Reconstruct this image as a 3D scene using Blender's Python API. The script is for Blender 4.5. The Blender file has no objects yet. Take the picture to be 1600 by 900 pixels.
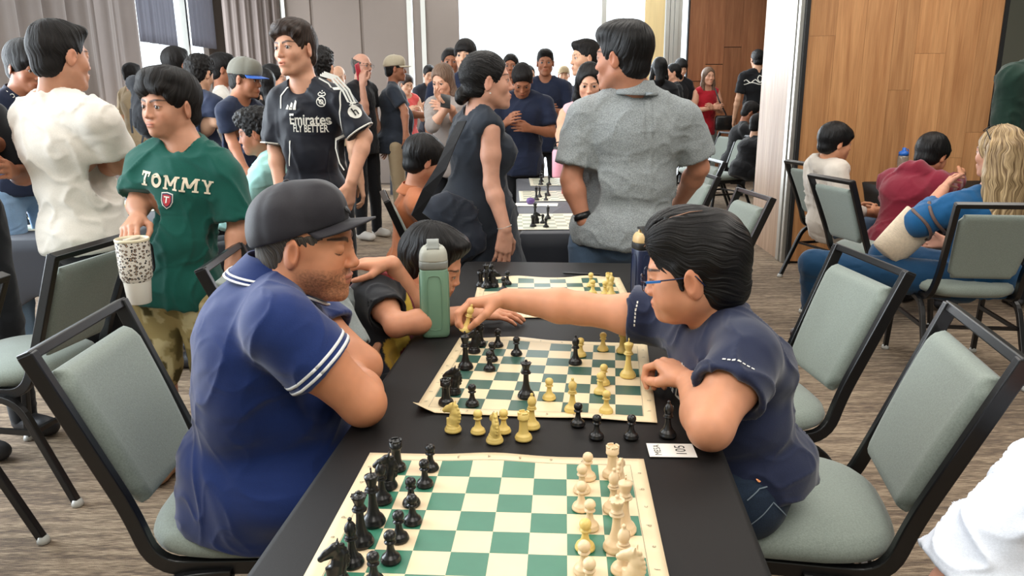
import bpy, bmesh, math, random
import numpy as np
from mathutils import Vector, Matrix, Euler
from mathutils.bvhtree import BVHTree
random.seed(7)
SC = bpy.context.scene
COL = SC.collection
PI = math.pi
# ---------------------------------------------------------------- camera
CF, CPT, CRL, CH = 1198.6, .2488, -.0084, 1.401
FW = np.array([0, math.cos(CPT), -math.sin(CPT)])
_u0 = np.array([0, math.sin(CPT), math.cos(CPT)])
_c, _s = math.cos(CRL), math.sin(CRL)
RT = _c * np.array([1., 0, 0]) + _s * _u0
UP = -_s * np.array([1., 0, 0]) + _c * _u0
cam = bpy.data.cameras.new('camera')
cam.sensor_width = 36
cam.lens = CF / 1600 * 36
cam.clip_start = .02
cam.clip_end = 200
camo = bpy.data.objects.new('camera', cam)
COL.objects.link(camo)
camo.matrix_world = Matrix(((RT[0], UP[0], -FW[0], 0), (RT[1], UP[1], -FW[1], 0), (RT[2], UP[2], -FW[2], CH), (0, 0, 0, 1)))
SC.camera = camo
# ---------------------------------------------------------------- world, light, exposure
SC.view_settings.view_transform = 'Standard'
SC.view_settings.look = 'None'
SC.view_settings.gamma = 1
SC.view_settings.use_curve_mapping = False
SC.view_settings.exposure = -.12
SC.cycles.use_denoising = True
SC.cycles.max_bounces = 6
SC.cycles.diffuse_bounces = 3
SC.cycles.glossy_bounces = 3
SC.cycles.transmission_bounces = 4
SC.cycles.transparent_max_bounces = 6
SC.cycles.caustics_reflective = False
SC.cycles.caustics_refractive = False
SC.cycles.sample_clamp_indirect = 6
W = bpy.data.worlds.new('sky')
SC.world = W
W.use_nodes = True
bg = W.node_tree.nodes['Background']
bg.inputs[0].default_value = (.86, .94, 1, 1)
bg.inputs[1].default_value = 2.4


def area(name, loc, rot, sx, sy, power, col=(1, 1, 1)):
    l = bpy.data.lights.new(name, 'AREA')
    l.shape = 'RECTANGLE'
    l.size = sx
    l.size_y = sy
    l.energy = power
    l.color = col
    o = bpy.data.objects.new(name, l)
    o.location = loc
    o.rotation_euler = rot
    COL.objects.link(o)
    return o


# daylight through the back window and the left windows, lamps of the ceiling (above the frame)
area('window_daylight', (.45, 12.1, 1.9), (-PI / 2, 0, 0), 4.0, 3.2, 480, (.86, .94, 1))
area('side_window_daylight', (-4.35, 10.2, 1.7), (0, -PI / 2, 0), 2.6, 3.6, 220, (.88, .95, 1))
area('side_window_daylight', (-4.35, 3.6, 1.8), (0, -PI / 2, 0), 2.6, 4.0, 420, (.84, .93, 1))
for (cx, cy, pw) in ((-1.6, 1.2, 52), (1.6, 1.2, 60), (0, 4.2, 46), (3.0, 4.4, 62), (0, 8, 24), (3.0, 8.6, 34), (-3.2, 4.6, 34), (0, -1.2, 60)):
    area('ceiling_panel_light', (cx, cy, 3.15), (0, 0, 0), 1.8, 1.8, pw, (1, .95, .88))


# ---------------------------------------------------------------- helpers
def ray(px, py):
    return FW + RT * (px - 800) / CF + UP * (450 - py) / CF


def at(px, py, Y):
    d = ray(px, py)
    return np.array([0, 0, CH]) + d * (Y / d[1])


def onz(px, py, z):
    d = ray(px, py)
    return np.array([0, 0, CH]) + d * ((z - CH) / d[2])


def srgb(c):
    return tuple(((v / 255) / 12.92 if v / 255 <= .04045 else ((v / 255 + .055) / 1.055) ** 2.4) for v in c)


def nrm(v):
    v = np.asarray(v, float)
    return v / (np.linalg.norm(v) + 1e-12)


class NT:
    def __init__(s, m):
        s.t = m.node_tree
        s.n = s.t.nodes
        s.l = s.t.links

    def a(s, typ, **kw):
        n = s.n.new(typ)
        for k, v in kw.items():
            if k.startswith('i_'):
                key = k[2:]
                n.inputs[int(key) if key.isdigit() else key.replace('_', ' ')].default_value = v
            else:
                setattr(n, k, v)
        return n

    def ln(s, a, b):
        s.l.new(a, b)


def bsdf(m):
    return m.node_tree.nodes['Principled BSDF']


def mat(name, col, rough=.5, metal=0., spec=.5, noise=None, bump=None, sheen=0, coords='Object', sss=0, coat=0, attr=None):
    """noise=(scale, amount[, stretch]) varies the colour; bump=(scale, strength[, stretch, dist])"""
    m = bpy.data.materials.new(name)
    m.use_nodes = True
    b = bsdf(m)
    N = NT(m)
    c = srgb(col) + (1,)
    b.inputs['Base Color'].default_value = c
    b.inputs['Roughness'].default_value = rough
    b.inputs['Metallic'].default_value = metal
    b.inputs['Specular IOR Level'].default_value = spec
    if sheen:
        b.inputs['Sheen Weight'].default_value = sheen
        b.inputs['Sheen Roughness'].default_value = .5
    if sss:
        b.inputs['Subsurface Weight'].default_value = sss
        b.inputs['Subsurface Radius'].default_value = (.012, .005, .003)
        b.inputs['Subsurface Scale'].default_value = 1
    if coat:
        b.inputs['Coat Weight'].default_value = coat
        b.inputs['Coat Roughness'].default_value = .15
    tc = N.a('ShaderNodeTexCoord')
    src = None
    if attr:
        at_ = N.a('ShaderNodeAttribute', attribute_name=attr)
        src = at_.outputs['Color']
    if noise:
        mp = N.a('ShaderNodeMapping')
        if len(noise) > 2:
            mp.inputs['Scale'].default_value = noise[2]
        N.ln(tc.outputs[coords], mp.inputs[0])
        nz = N.a('ShaderNodeTexNoise', i_Scale=noise[0], i_Detail=4.0)
        N.ln(mp.outputs[0], nz.inputs['Vector'])
        mr = N.a('ShaderNodeMapRange', i_From_Min=.3, i_From_Max=.7, i_To_Min=1 - noise[1], i_To_Max=1 + noise[1])
        N.ln(nz.outputs[0], mr.inputs[0])
        mx = N.a('ShaderNodeMix', data_type='RGBA', blend_type='MULTIPLY', i_0=1.0)
        if src:
            N.ln(src, mx.inputs[6])
        else:
            mx.inputs[6].default_value = c
        N.ln(mr.outputs[0], mx.inputs[7])
        src = mx.outputs[2]
    if src:
        N.ln(src, b.inputs['Base Color'])
    if bump:
        mp = N.a('ShaderNodeMapping')
        if len(bump) > 2 and bump[2]:
            mp.inputs['Scale'].default_value = bump[2]
        N.ln(tc.outputs[coords], mp.inputs[0])
        nz = N.a('ShaderNodeTexNoise', i_Scale=bump[0], i_Detail=3.0)
        N.ln(mp.outputs[0], nz.inputs['Vector'])
        bp = N.a('ShaderNodeBump', i_Strength=bump[1], i_Distance=bump[3] if len(bump) > 3 else .002)
        N.ln(nz.outputs[0], bp.inputs['Height'])
        N.ln(bp.outputs[0], b.inputs['Normal'])
    return m


def setp(o, label=None, cat=None, group=None, kind=None):
    if label:
        o['label'] = label
    if cat:
        o['category'] = cat
    if group:
        o['group'] = group
    if kind:
        o['kind'] = kind
    return o


def empty(name, loc=(0, 0, 0), rz=0, **kw):
    o = bpy.data.objects.new(name, None)
    o.location = loc
    o.rotation_euler = (0, 0, rz)
    COL.objects.link(o)
    return setp(o, **kw)


class MB:
    def __init__(s):
        s.v = []
        s.f = []
        s.m = []
        s.sm = []

    def add(s, vs, fs, mi=0, smooth=False):
        o = len(s.v)
        s.v += [tuple(map(float, v)) for v in vs]
        s.f += [tuple(i + o for i in f) for f in fs]
        s.m += [mi] * len(fs)
        s.sm += [smooth] * len(fs)
        return s

    def box(s, c, d, R=None, mi=0, bev=0):
        c = np.array(c, float)
        hx, hy, hz = np.array(d, float) / 2
        if bev <= 0:
            P = [(x, y, z) for x in (-hx, hx) for y in (-hy, hy) for z in (-hz, hz)]
            F = [(0, 1, 3, 2), (4, 6, 7, 5), (0, 4, 5, 1), (2, 3, 7, 6), (0, 2, 6, 4), (1, 5, 7, 3)]
        else:
            bm = bmesh.new()
            bmesh.ops.create_cube(bm, size=1)
            bmesh.ops.scale(bm, vec=(2 * hx, 2 * hy, 2 * hz), verts=bm.verts)
            bmesh.ops.bevel(bm, geom=bm.edges[:], offset=bev, segments=2, affect='EDGES', profile=.5)
            bm.verts.index_update()
            P = [v.co[:] for v in bm.verts]
            F = [tuple(v.index for v in f.verts) for f in bm.faces]
            bm.free()
        P = np.array(P)
        if R is not None:
            P = P @ np.array(R).T
        return s.add(P + c, F, mi, bev > 0)

    def lathe(s, prof, c=(0, 0, 0), n=24, mi=0, R=None, cap=True, smooth=True):
        P = []
        F = []
        for r, z in prof:
            for k in range(n):
                a = 2 * PI * k / n
                P.append((r * math.cos(a), r * math.sin(a), z))
        for i in range(len(prof) - 1):
            for k in range(n):
                k2 = (k + 1) % n
                F.append((i * n + k, i * n + k2, (i + 1) * n + k2, (i + 1) * n + k))
        if cap:
            F.append(tuple(range(n))[::-1])
            F.append(tuple((len(prof) - 1) * n + k for k in range(n)))
        P = np.array(P)
        if R is not None:
            P = P @ np.array(R).T
        return s.add(P + np.array(c), F, mi, smooth)

    def sweep(s, path, w, h, side=(0, 1, 0), mi=0, n=4, closed=False, smooth=False, radii=None):
        """n=4: rectangular w (along side) x h; otherwise elliptic section"""
        path = [np.array(p, float) for p in path]
        L = len(path)
        P = []
        for i, p in enumerate(path):
            a = path[i - 1] if (i > 0 or closed) else p
            b = path[(i + 1) % L] if (i < L - 1 or closed) else p
            t = nrm(b - a)
            sd = np.array(side, float)
            sd = nrm(sd - t * (sd @ t))
            nn = np.cross(t, sd)
            k = radii[i] if radii is not None else 1
            # miter
            mit = 1.0
            if 0 < i < L - 1:
                c = nrm(p - a) @ nrm(b - p)
                mit = 1 / max(.5, math.sqrt((1 + c) / 2))
            if n == 4:
                offs = [(-1, -1), (1, -1), (1, 1), (-1, 1)]
                for u, v in offs:
                    P.append(p + sd * u * w / 2 * k + nn * v * h / 2 * k * mit)
            else:
                for q in range(n):
                    an = 2 * PI * q / n
                    P.append(p + sd * math.cos(an) * w / 2 * k + nn * math.sin(an) * h / 2 * k)
        F = []
        for i in range(L if closed else L - 1):
            j = (i + 1) % L
            for q in range(n):
                q2 = (q + 1) % n
                F.append((i * n + q, i * n + q2, j * n + q2, j * n + q))
        if not closed:
            F.append(tuple(range(n))[::-1])
            F.append(tuple((L - 1) * n + q for q in range(n)))
        return s.add(P, F, mi, smooth or n > 4)

    def grid(s, fn, nu, nv, mi=0, smooth=True, mifn=None):
        P = [fn(u / nu, v / nv) for v in range(nv + 1) for u in range(nu + 1)]
        F = []
        o = len(s.v)
        for v in range(nv):
            for u in range(nu):
                a = v * (nu + 1) + u
                F.append((a, a + 1, a + nu + 2, a + nu + 1))
        s.add(P, F, mi, smooth)
        if mifn:
            for k, (v, u) in enumerate((v, u) for v in range(nv) for u in range(nu)):
                s.m[len(s.m) - nu * nv + k] = mifn(u, v)
        return s

    def mesh(s, name, mats):
        me = bpy.data.meshes.new(name)
        me.from_pydata(s.v, [], s.f)
        for m in (mats if isinstance(mats, (list, tuple)) else [mats]):
            me.materials.append(m)
        me.polygons.foreach_set('material_index', s.m)
        me.polygons.foreach_set('use_smooth', s.sm)
        me.update()
        return me

    def build(s, name, mats, parent=None, bevel=0, auto=False, **kw):
        me = s.mesh(name, mats)
        o = bpy.data.objects.new(name, me)
        COL.objects.link(o)
        if parent is not None:
            o.parent = parent
        if bevel:
            b = o.modifiers.new('b', 'BEVEL')
            b.width = bevel
            b.segments = 2
            b.limit_method = 'ANGLE'
        return setp(o, **kw)


def bez(pts, n=8, r=.06):
    """polyline with rounded corners"""
    pts = [np.array(p, float) for p in pts]
    out = [pts[0]]
    for i in range(1, len(pts) - 1):
        a, p, b = pts[i - 1], pts[i], pts[i + 1]
        rr = min(r, np.linalg.norm(a - p) * .49, np.linalg.norm(b - p) * .49)
        s0 = p + nrm(a - p) * rr
        s1 = p + nrm(b - p) * rr
        for k in range(n + 1):
            t = k / n
            out.append((1 - t) ** 2 * s0 + 2 * t * (1 - t) * p + t * t * s1)
    out.append(pts[-1])
    return out


def dup(root, loc=None, rz=None, **kw):
    def rec(o, par):
        c = o.copy()
        COL.objects.link(c)
        c.parent = par
        for ch in o.children:
            rec(ch, c)
        return c
    c = rec(root, root.parent)
    if loc is not None:
        c.location = loc
    if rz is not None:
        c.rotation_euler = (0, 0, rz)
    return setp(c, **kw)


# ---------------------------------------------------------------- materials
def text_mesh(s, size, font_bold=True):
    cu = bpy.data.curves.new('t', 'FONT')
    cu.body = s
    cu.size = size
    cu.align_x = 'CENTER'
    cu.align_y = 'CENTER'
    cu.resolution_u = 3
    if font_bold:
        cu.offset = size * .02
    o = bpy.data.objects.new('t', cu)
    COL.objects.link(o)
    dg = bpy.context.evaluated_depsgraph_get()
    me = bpy.data.meshes.new_from_object(o.evaluated_get(dg))
    vs = [v.co[:] for v in me.vertices]
    fs = [tuple(p.vertices) for p in me.polygons]
    bpy.data.objects.remove(o)
    bpy.data.curves.remove(cu)
    bpy.data.meshes.remove(me)
    return vs, fs


M_frame = mat('black_metal', (13, 13, 15), .36, .0, .5, coat=.12)
M_pad = mat('sage_fabric', (133, 143, 135), .85, noise=(260, .14), bump=(500, .25), sheen=.3)
M_glide = mat('clear_plastic_glide', (190, 190, 185), .2)
M_black = mat('black_plastic', (22, 22, 23), .3, spec=.5)
M_cloth = mat('black_tablecloth', (23, 21, 21), .60, spec=.28, noise=(6, .08), bump=(900, .2))
M_cloth2 = mat('charcoal_stretch_cloth', (52, 56, 66), .55, spec=.5, bump=(900, .2), sheen=.2)
M_ivory = mat('ivory_plastic', (234, 206, 166), .38, noise=(20, .03))
M_yellow = mat('yellow_plastic', (226, 198, 116), .38, noise=(20, .04))
M_alu = mat('brushed_aluminium', (205, 203, 196), .35, .75)
M_dark = mat('black_seal', (14, 13, 13), .6)
M_white = mat('white_paper', (236, 232, 224), .7)
M_ink = mat('black_ink', (30, 28, 28), .8)
M_greyink = mat('grey_ink', (150, 138, 120), .8)
# ---------------------------------------------------------------- implicit surfaces -> smooth meshes
def _h(ix, iy, iz, s):
    n = (ix * 73856093 ^ iy * 19349663 ^ iz * 83492791 ^ (s * 2654435761)) & 0xffffffff
    n = (n ^ (n >> 13)) * 1274126177 & 0xffffffff
    return ((n ^ (n >> 16)) & 0xffff) / 32767.5 - 1


def vnoise(P, s=0):
    P = np.asarray(P, float)
    I = np.floor(P).astype(np.int64)
    F = P - I
    F = F * F * (3 - 2 * F)
    r = 0
    for dx in (0, 1):
        wx = F[:, 0] if dx else 1 - F[:, 0]
        for dy in (0, 1):
            wy = F[:, 1] if dy else 1 - F[:, 1]
            for dz in (0, 1):
                wz = F[:, 2] if dz else 1 - F[:, 2]
                r = r + wx * wy * wz * _h(I[:, 0] + dx, I[:, 1] + dy, I[:, 2] + dz, s)
    return r


class Cap:
    """round cone a->b, radii ra, rb; flat=(dir, f) squashes it along dir"""
    def __init__(s, a, b, ra, rb=None, flat=None, k=.01):
        s.a = np.array(a, float)
        s.b = np.array(b, float)
        s.ra = ra
        s.rb = ra if rb is None else rb
        s.flat = (nrm(flat[0]), flat[1]) if flat else None
        s.k = k
        r = max(s.ra, s.rb) * 1.02
        s.lo = np.minimum(s.a, s.b) - r
        s.hi = np.maximum(s.a, s.b) + r

    def ev(s, P):
        q = P - s.a.astype(np.float32)
        ba = s.b - s.a
        if s.flat:
            d, f = s.flat
            w = (q @ d.astype(np.float32)) * (1 / f - 1)
            q = q + w[..., None] * d.astype(np.float32)
            ba = ba + d * (ba @ d) * (1 / f - 1)
        L2 = max(ba @ ba, 1e-9)
        h = np.clip((q @ ba.astype(np.float32)) / L2, 0, 1)
        d = np.sqrt(((q - h[..., None] * ba.astype(np.float32)) ** 2).sum(-1))
        d = d - (s.ra + (s.rb - s.ra) * h)
        return d


class Ell:
    def __init__(s, c, r, R=None, k=.01):
        s.c = np.array(c, float)
        s.r = np.array(r, float) * np.ones(3)
        s.R = np.eye(3) if R is None else np.array(R, float)
        s.k = k
        e = np.sqrt(((s.R * s.r[None, :]) ** 2).sum(1))
        s.lo = s.c - e
        s.hi = s.c + e

    def ev(s, P):
        q = (P - s.c.astype(np.float32)) @ s.R.astype(np.float32)
        r = s.r.astype(np.float32)
        k0 = np.sqrt(((q / r) ** 2).sum(-1))
        k1 = np.sqrt(((q / (r * r)) ** 2).sum(-1)) + 1e-6
        return k0 * (k0 - 1) / k1


def smin(a, b, k):
    h = np.maximum(k - np.abs(a - b), 0) / k
    return np.minimum(a, b) - h * h * k * .25


def smax(a, b, k):
    return -smin(-a, -b, k)


class Field:
    def __init__(s, lo, hi, v):
        s.v = v
        s.lo = np.array(lo, float)
        s.n = np.maximum(2, np.ceil((np.array(hi, float) - s.lo) / v).astype(int) + 1)
        s.D = np.full(s.n, 1.0, np.float32)

    def _box(s, lo, hi, m):
        a = np.clip(np.floor((lo - m - s.lo) / s.v).astype(int), 0, s.n)
        b = np.clip(np.ceil((hi + m - s.lo) / s.v).astype(int) + 1, 0, s.n)
        if (b <= a).any():
            return None, None
        ax = [(s.lo[i] + np.arange(a[i], b[i]) * s.v).astype(np.float32) for i in range(3)]
        P = np.stack(np.meshgrid(*ax, indexing='ij'), -1)
        return (slice(a[0], b[0]), slice(a[1], b[1]), slice(a[2], b[2])), P

    def add(s, p):
        sl, P = s._box(p.lo, p.hi, p.k + 2.5 * s.v)
        if sl is None:
            return
        s.D[sl] = smin(s.D[sl], p.ev(P), max(p.k, 1e-4))

    def sub(s, p):
        sl, P = s._box(p.lo, p.hi, p.k + 2.5 * s.v)
        if sl is None:
            return
        s.D[sl] = smax(s.D[sl], -p.ev(P), max(p.k, 1e-4))

    def cut(s, pt, n, k=.003, near=None):
        """remove what lies on the side n points to; near=(centre, radius) limits it"""
        n = nrm(n)
        pt = np.array(pt, float)
        if near is None:
            lo, hi = s.lo, s.lo + s.n * s.v
        else:
            lo, hi = near[0] - near[1], near[0] + near[1]
        sl, P = s._box(lo, hi, 0)
        if sl is None:
            return
        d = (P - pt.astype(np.float32)) @ n.astype(np.float32)
        if near is not None:
            dist = np.sqrt(((P - np.array(near[0], np.float32)) ** 2).sum(-1)) - near[1]
            d = -np.maximum(-d, dist)
            s.D[sl] = smax(s.D[sl], d, k)
            return
        s.D[sl] = smax(s.D[sl], d, k)

    def mesh(s):
        D = s.D
        S = D < 0
        c = [(i, j, k) for i in (0, 1) for j in (0, 1) for k in (0, 1)]
        nx, ny, nz = s.n - 1
        anyv = np.zeros((nx, ny, nz), bool)
        allv = np.ones((nx, ny, nz), bool)
        for i, j, k in c:
            q = S[i:i + nx, j:j + ny, k:k + nz]
            anyv |= q
            allv &= q
        M = anyv & ~allv
        idx = np.argwhere(M)
        if len(idx) == 0:
            return np.zeros((0, 3)), np.zeros((0, 4), int)
        ID = np.full((nx, ny, nz), -1, np.int32)
        ID[M] = np.arange(len(idx))
        V = {}
        for o in c:
            V[o] = D[idx[:, 0] + o[0], idx[:, 1] + o[1], idx[:, 2] + o[2]]
        acc = np.zeros((len(idx), 3))
        cnt = np.zeros(len(idx))
        for a in c:
            for ax in range(3):
                if a[ax] == 0:
                    b = list(a)
                    b[ax] = 1
                    b = tuple(b)
                    va, vb = V[a], V[b]
                    x = (va < 0) != (vb < 0)
                    t = np.where(x, va / np.where(x, va - vb, 1), 0)
                    for q in range(3):
                        acc[:, q] += np.where(x, (a[q] + (t if q == ax else 0)), 0)
                    cnt += x
        P = s.lo + (idx + acc / cnt[:, None]) * s.v
        quads = []
        for ax in range(3):
            o1, o2 = [(1, 2), (2, 0), (0, 1)][ax]
            sl0 = [slice(None)] * 3
            sl1 = [slice(None)] * 3
            sl0[ax] = slice(0, -1)
            sl1[ax] = slice(1, None)
            A = S[tuple(sl0)]
            B = S[tuple(sl1)]
            E_ = np.argwhere(A != B)
            ok = (E_[:, o1] > 0) & (E_[:, o2] > 0) & (E_[:, o1] < s.n[o1] - 1) & (E_[:, o2] < s.n[o2] - 1)
            E_ = E_[ok]
            if not len(E_):
                continue
            ins = A[E_[:, 0], E_[:, 1], E_[:, 2]]
            d1 = np.zeros(3, int)
            d1[o1] = 1
            d2 = np.zeros(3, int)
            d2[o2] = 1

            def g(e):
                return ID[e[:, 0], e[:, 1], e[:, 2]]
            q = np.stack([g(E_ - d1 - d2), g(E_ - d2), g(E_), g(E_ - d1)], 1)
            q[~ins] = q[~ins][:, ::-1]
            quads.append(q)
        return P, np.concatenate(quads)


def field_mesh(prims, v, pad=.01, subs=(), cuts=(), lo=None, hi=None):
    if lo is None:
        lo = np.min([p.lo for p in prims], 0) - pad
        hi = np.max([p.hi for p in prims], 0) + pad
    F = Field(lo, hi, v)
    for p in prims:
        F.add(p)
    for p in subs:
        F.sub(p)
    for c in cuts:
        F.cut(*c)
    return F.mesh()


def normals(P, Q):
    n = np.zeros_like(P)
    a = P[Q[:, 2]] - P[Q[:, 0]]
    b = P[Q[:, 3]] - P[Q[:, 1]]
    fn = np.cross(a, b)
    for k in range(4):
        for j in range(3):
            n[:, j] += np.bincount(Q[:, k], fn[:, j], len(P))
    return n / (np.linalg.norm(n, axis=1)[:, None] + 1e-12)


def smooth(P, Q, it=1, f=.5):
    for _ in range(it):
        acc = np.zeros_like(P)
        cnt = np.zeros(len(P))
        for k in range(4):
            a, b = Q[:, k], Q[:, (k + 1) % 4]
            for j in range(3):
                acc[:, j] += np.bincount(a, P[b, j], len(P)) + np.bincount(b, P[a, j], len(P))
            cnt += np.bincount(a, minlength=len(P)) + np.bincount(b, minlength=len(P))
        m = cnt > 0
        P = P.copy()
        P[m] += f * (acc[m] / cnt[m][:, None] - P[m])
    return P


def np_obj(name, P, Q, mats, parent=None, col=None, mi=None, flow=None, **kw):
    me = bpy.data.meshes.new(name)
    n = len(P)
    me.vertices.add(n)
    me.vertices.foreach_set('co', np.asarray(P, np.float32).ravel())
    me.loops.add(len(Q) * 4)
    me.loops.foreach_set('vertex_index', np.asarray(Q, np.int32).ravel())
    me.polygons.add(len(Q))
    me.polygons.foreach_set('loop_start', np.arange(len(Q), dtype=np.int32) * 4)
    me.polygons.foreach_set('use_smooth', np.ones(len(Q), bool))
    for m in (mats if isinstance(mats, (list, tuple)) else [mats]):
        me.materials.append(m)
    if mi is not None:
        me.polygons.foreach_set('material_index', np.asarray(mi, np.int32))
    me.update(calc_edges=True)
    if col is not None:
        a = me.attributes.new('Col', 'FLOAT_COLOR', 'POINT')
        c = np.ones((n, 4), np.float32)
        c[:, :3] = col
        a.data.foreach_set('color', c.ravel())
    if flow is not None:
        a = me.attributes.new('flow', 'FLOAT_VECTOR', 'POINT')
        a.data.foreach_set('vector', np.asarray(flow, np.float32).ravel())
    o = bpy.data.objects.new(name, me)
    COL.objects.link(o)
    if parent is not None:
        o.parent = parent
        o.matrix_parent_inverse = Matrix.Translation(parent.location).inverted()
    return setp(o, **kw)


# ---------------------------------------------------------------- setting
def carpet_mat():
    m = mat('carpet', (140, 122, 104), .95, spec=.15)
    N = NT(m)
    b = bsdf(m)
    tc = N.a('ShaderNodeTexCoord')

    def streak(sx, sy, sc, det=3.0, dist=0.):
        mp = N.a('ShaderNodeMapping')
        mp.inputs['Scale'].default_value = (sx, sy, 1)
        N.ln(tc.outputs['Object'], mp.inputs[0])
        n = N.a('ShaderNodeTexNoise', i_Scale=sc, i_Detail=det, i_Distortion=dist)
        N.ln(mp.outputs[0], n.inputs['Vector'])
        return n.outputs[0]
    a = streak(1, 9, 4.0, 4.0, .3)
    c = streak(5, 60, 4.5, 2.0)
    d = streak(1, 1, 1.1, 2.0)
    e = streak(60, 60, 6, 2.0)

    def ramp(src, p0, p1, lo, hi):
        r = N.a('ShaderNodeMapRange', i_From_Min=p0, i_From_Max=p1, i_To_Min=lo, i_To_Max=hi)
        N.ln(src, r.inputs[0])
        return r.outputs[0]

    def mth(op, x, y):
        q = N.a('ShaderNodeMath', operation=op)
        N.ln(x, q.inputs[0])
        if isinstance(y, float):
            q.inputs[1].default_value = y
        else:
            N.ln(y, q.inputs[1])
        return q.outputs[0]
    th = mth('ADD', mth('MULTIPLY', ramp(a, .38, .62, -1, 1), .55), mth('MULTIPLY', ramp(c, .35, .65, -1, 1), .75))
    th = mth('ADD', th, mth('MULTIPLY', ramp(d, .3, .7, -1, 1), .4))
    f = ramp(th, -.7, .9, 0, 1)
    cr = N.a('ShaderNodeValToRGB')
    cr.color_ramp.elements[0].color = srgb((106, 93, 82)) + (1,)
    cr.color_ramp.elements[1].color = srgb((172, 154, 132)) + (1,)
    e_ = cr.color_ramp.elements.new(.45)
    e_.color = srgb((134, 117, 100)) + (1,)
    N.ln(f, cr.inputs[0])
    mx = N.a('ShaderNodeMix', data_type='RGBA', blend_type='MULTIPLY', i_0=1.0)
    N.ln(cr.outputs[0], mx.inputs[6])
    N.ln(ramp(e, .3, .7, .82, 1.15), mx.inputs[7])
    N.ln(mx.outputs[2], b.inputs['Base Color'])
    bp = N.a('ShaderNodeBump', i_Strength=.5, i_Distance=.004)
    N.ln(e, bp.inputs['Height'])
    N.ln(bp.outputs[0], b.inputs['Normal'])
    return m


def wood_mat(name, c0, c1, rough=.45, plank=.17, off=0.):
    """veneer with vertical grain, tone chosen per object with a random value"""
    m = mat(name, c0, rough, spec=.35)
    N = NT(m)
    b = bsdf(m)
    tc = N.a('ShaderNodeTexCoord')
    oi = N.a('ShaderNodeObjectInfo')
    add = N.a('ShaderNodeVectorMath', operation='ADD')
    sc = N.a('ShaderNodeVectorMath', operation='SCALE')
    cmb = N.a('ShaderNodeCombineXYZ')
    for k in range(3):
        N.ln(oi.outputs['Random'], cmb.inputs[k])
    N.ln(cmb.outputs[0], sc.inputs[0])
    sc.inputs['Scale'].default_value = 37
    N.ln(tc.outputs['Object'], add.inputs[0])
    N.ln(sc.outputs[0], add.inputs[1])
    mp = N.a('ShaderNodeMapping')
    mp.inputs['Scale'].default_value = (9, 9, .55)
    N.ln(add.outputs[0], mp.inputs[0])
    n1 = N.a('ShaderNodeTexNoise', i_Scale=2.2, i_Detail=6.0, i_Distortion=.6)
    N.ln(mp.outputs[0], n1.inputs['Vector'])
    mp2 = N.a('ShaderNodeMapping')
    mp2.inputs['Scale'].default_value = (90, 90, 2.5)
    N.ln(add.outputs[0], mp2.inputs[0])
    n2 = N.a('ShaderNodeTexNoise', i_Scale=2.0, i_Detail=3.0)
    N.ln(mp2.outputs[0], n2.inputs['Vector'])
    cr = N.a('ShaderNodeValToRGB')
    cr.color_ramp.elements[0].position = .3
    cr.color_ramp.elements[0].color = srgb(c1) + (1,)
    cr.color_ramp.elements[1].position = .68
    cr.color_ramp.elements[1].color = srgb(c0) + (1,)
    N.ln(n1.outputs[0], cr.inputs[0])
    mr = N.a('ShaderNodeMapRange', i_From_Min=.3, i_From_Max=.7, i_To_Min=.86, i_To_Max=1.1)
    N.ln(n2.outputs[0], mr.inputs[0])
    mx = N.a('ShaderNodeMix', data_type='RGBA', blend_type='MULTIPLY', i_0=1.0)
    N.ln(cr.outputs[0], mx.inputs[6])
    N.ln(mr.outputs[0], mx.inputs[7])
    mr2 = N.a('ShaderNodeMapRange', i_To_Min=.84, i_To_Max=1.12)
    N.ln(oi.outputs['Random'], mr2.inputs[0])
    mx2 = N.a('ShaderNodeMix', data_type='RGBA', blend_type='MULTIPLY', i_0=1.0)
    N.ln(mx.outputs[2], mx2.inputs[6])
    N.ln(mr2.outputs[0], mx2.inputs[7])
    N.ln(mx2.outputs[2], b.inputs['Base Color'])
    return m


M_carpet = carpet_mat()
M_wood = wood_mat('walnut_veneer', (206, 152, 102), (176, 122, 78))
M_wood_far = wood_mat('red_walnut_veneer', (168, 112, 76), (140, 88, 58))
M_wood_end = wood_mat('pale_veneer', (188, 158, 132), (160, 126, 100))
M_taupe = mat('taupe_wall_fabric', (132, 120, 112), .9, noise=(1.2, .04))
M_curtain = mat('taupe_curtain', (148, 138, 134), .85, sheen=.3, noise=(3, .04))
M_curtain2 = mat('brown_grey_curtain', (112, 101, 96), .85, noise=(3, .04))
M_blind = mat('grey_blind', (116, 118, 132), .85, noise=(30, .05, (4, 4, .3)))
M_ceil = mat('ceiling_plaster', (225, 222, 216), .9)
M_greywall = mat('sage_grey_wall', (150, 152, 140), .8)
WX, WY = -4.5, 12.3

MB().box((1.7, 5.2, -.05), (13, 16.4, .1)).build('floor', M_carpet, kind='structure')
MB().box((1.7, 5.2, 3.3), (13, 16.4, .1)).build('ceiling', M_ceil, kind='structure')


def wall(name, a, b, z0, z1, m, th=.08, side=1):
    a = np.array(a, float)
    b = np.array(b, float)
    d = nrm(b - a)
    ang = math.atan2(d[1], d[0])
    L = np.linalg.norm(b - a)
    mb = MB()
    mb.box((L / 2, side * th / 2, (z0 + z1) / 2), (L, th, z1 - z0))
    o = mb.build(name, m, kind='structure')
    o.location = (a[0], a[1], 0)
    o.rotation_euler = (0, 0, ang)
    return o


# back wall: taupe panels left of the big window
bw = wall('wall_back', (WX, WY), (-1.56, WY), 0, 3.25, M_taupe)
for i in range(4):
    p = MB().box((0, 0, 1.62), (.70, .02, 3.2)).build('wall_panel', M_taupe, bw, bevel=.006)
    p.location = (1.13 + .75 * i - .0, -.012, 0)
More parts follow.
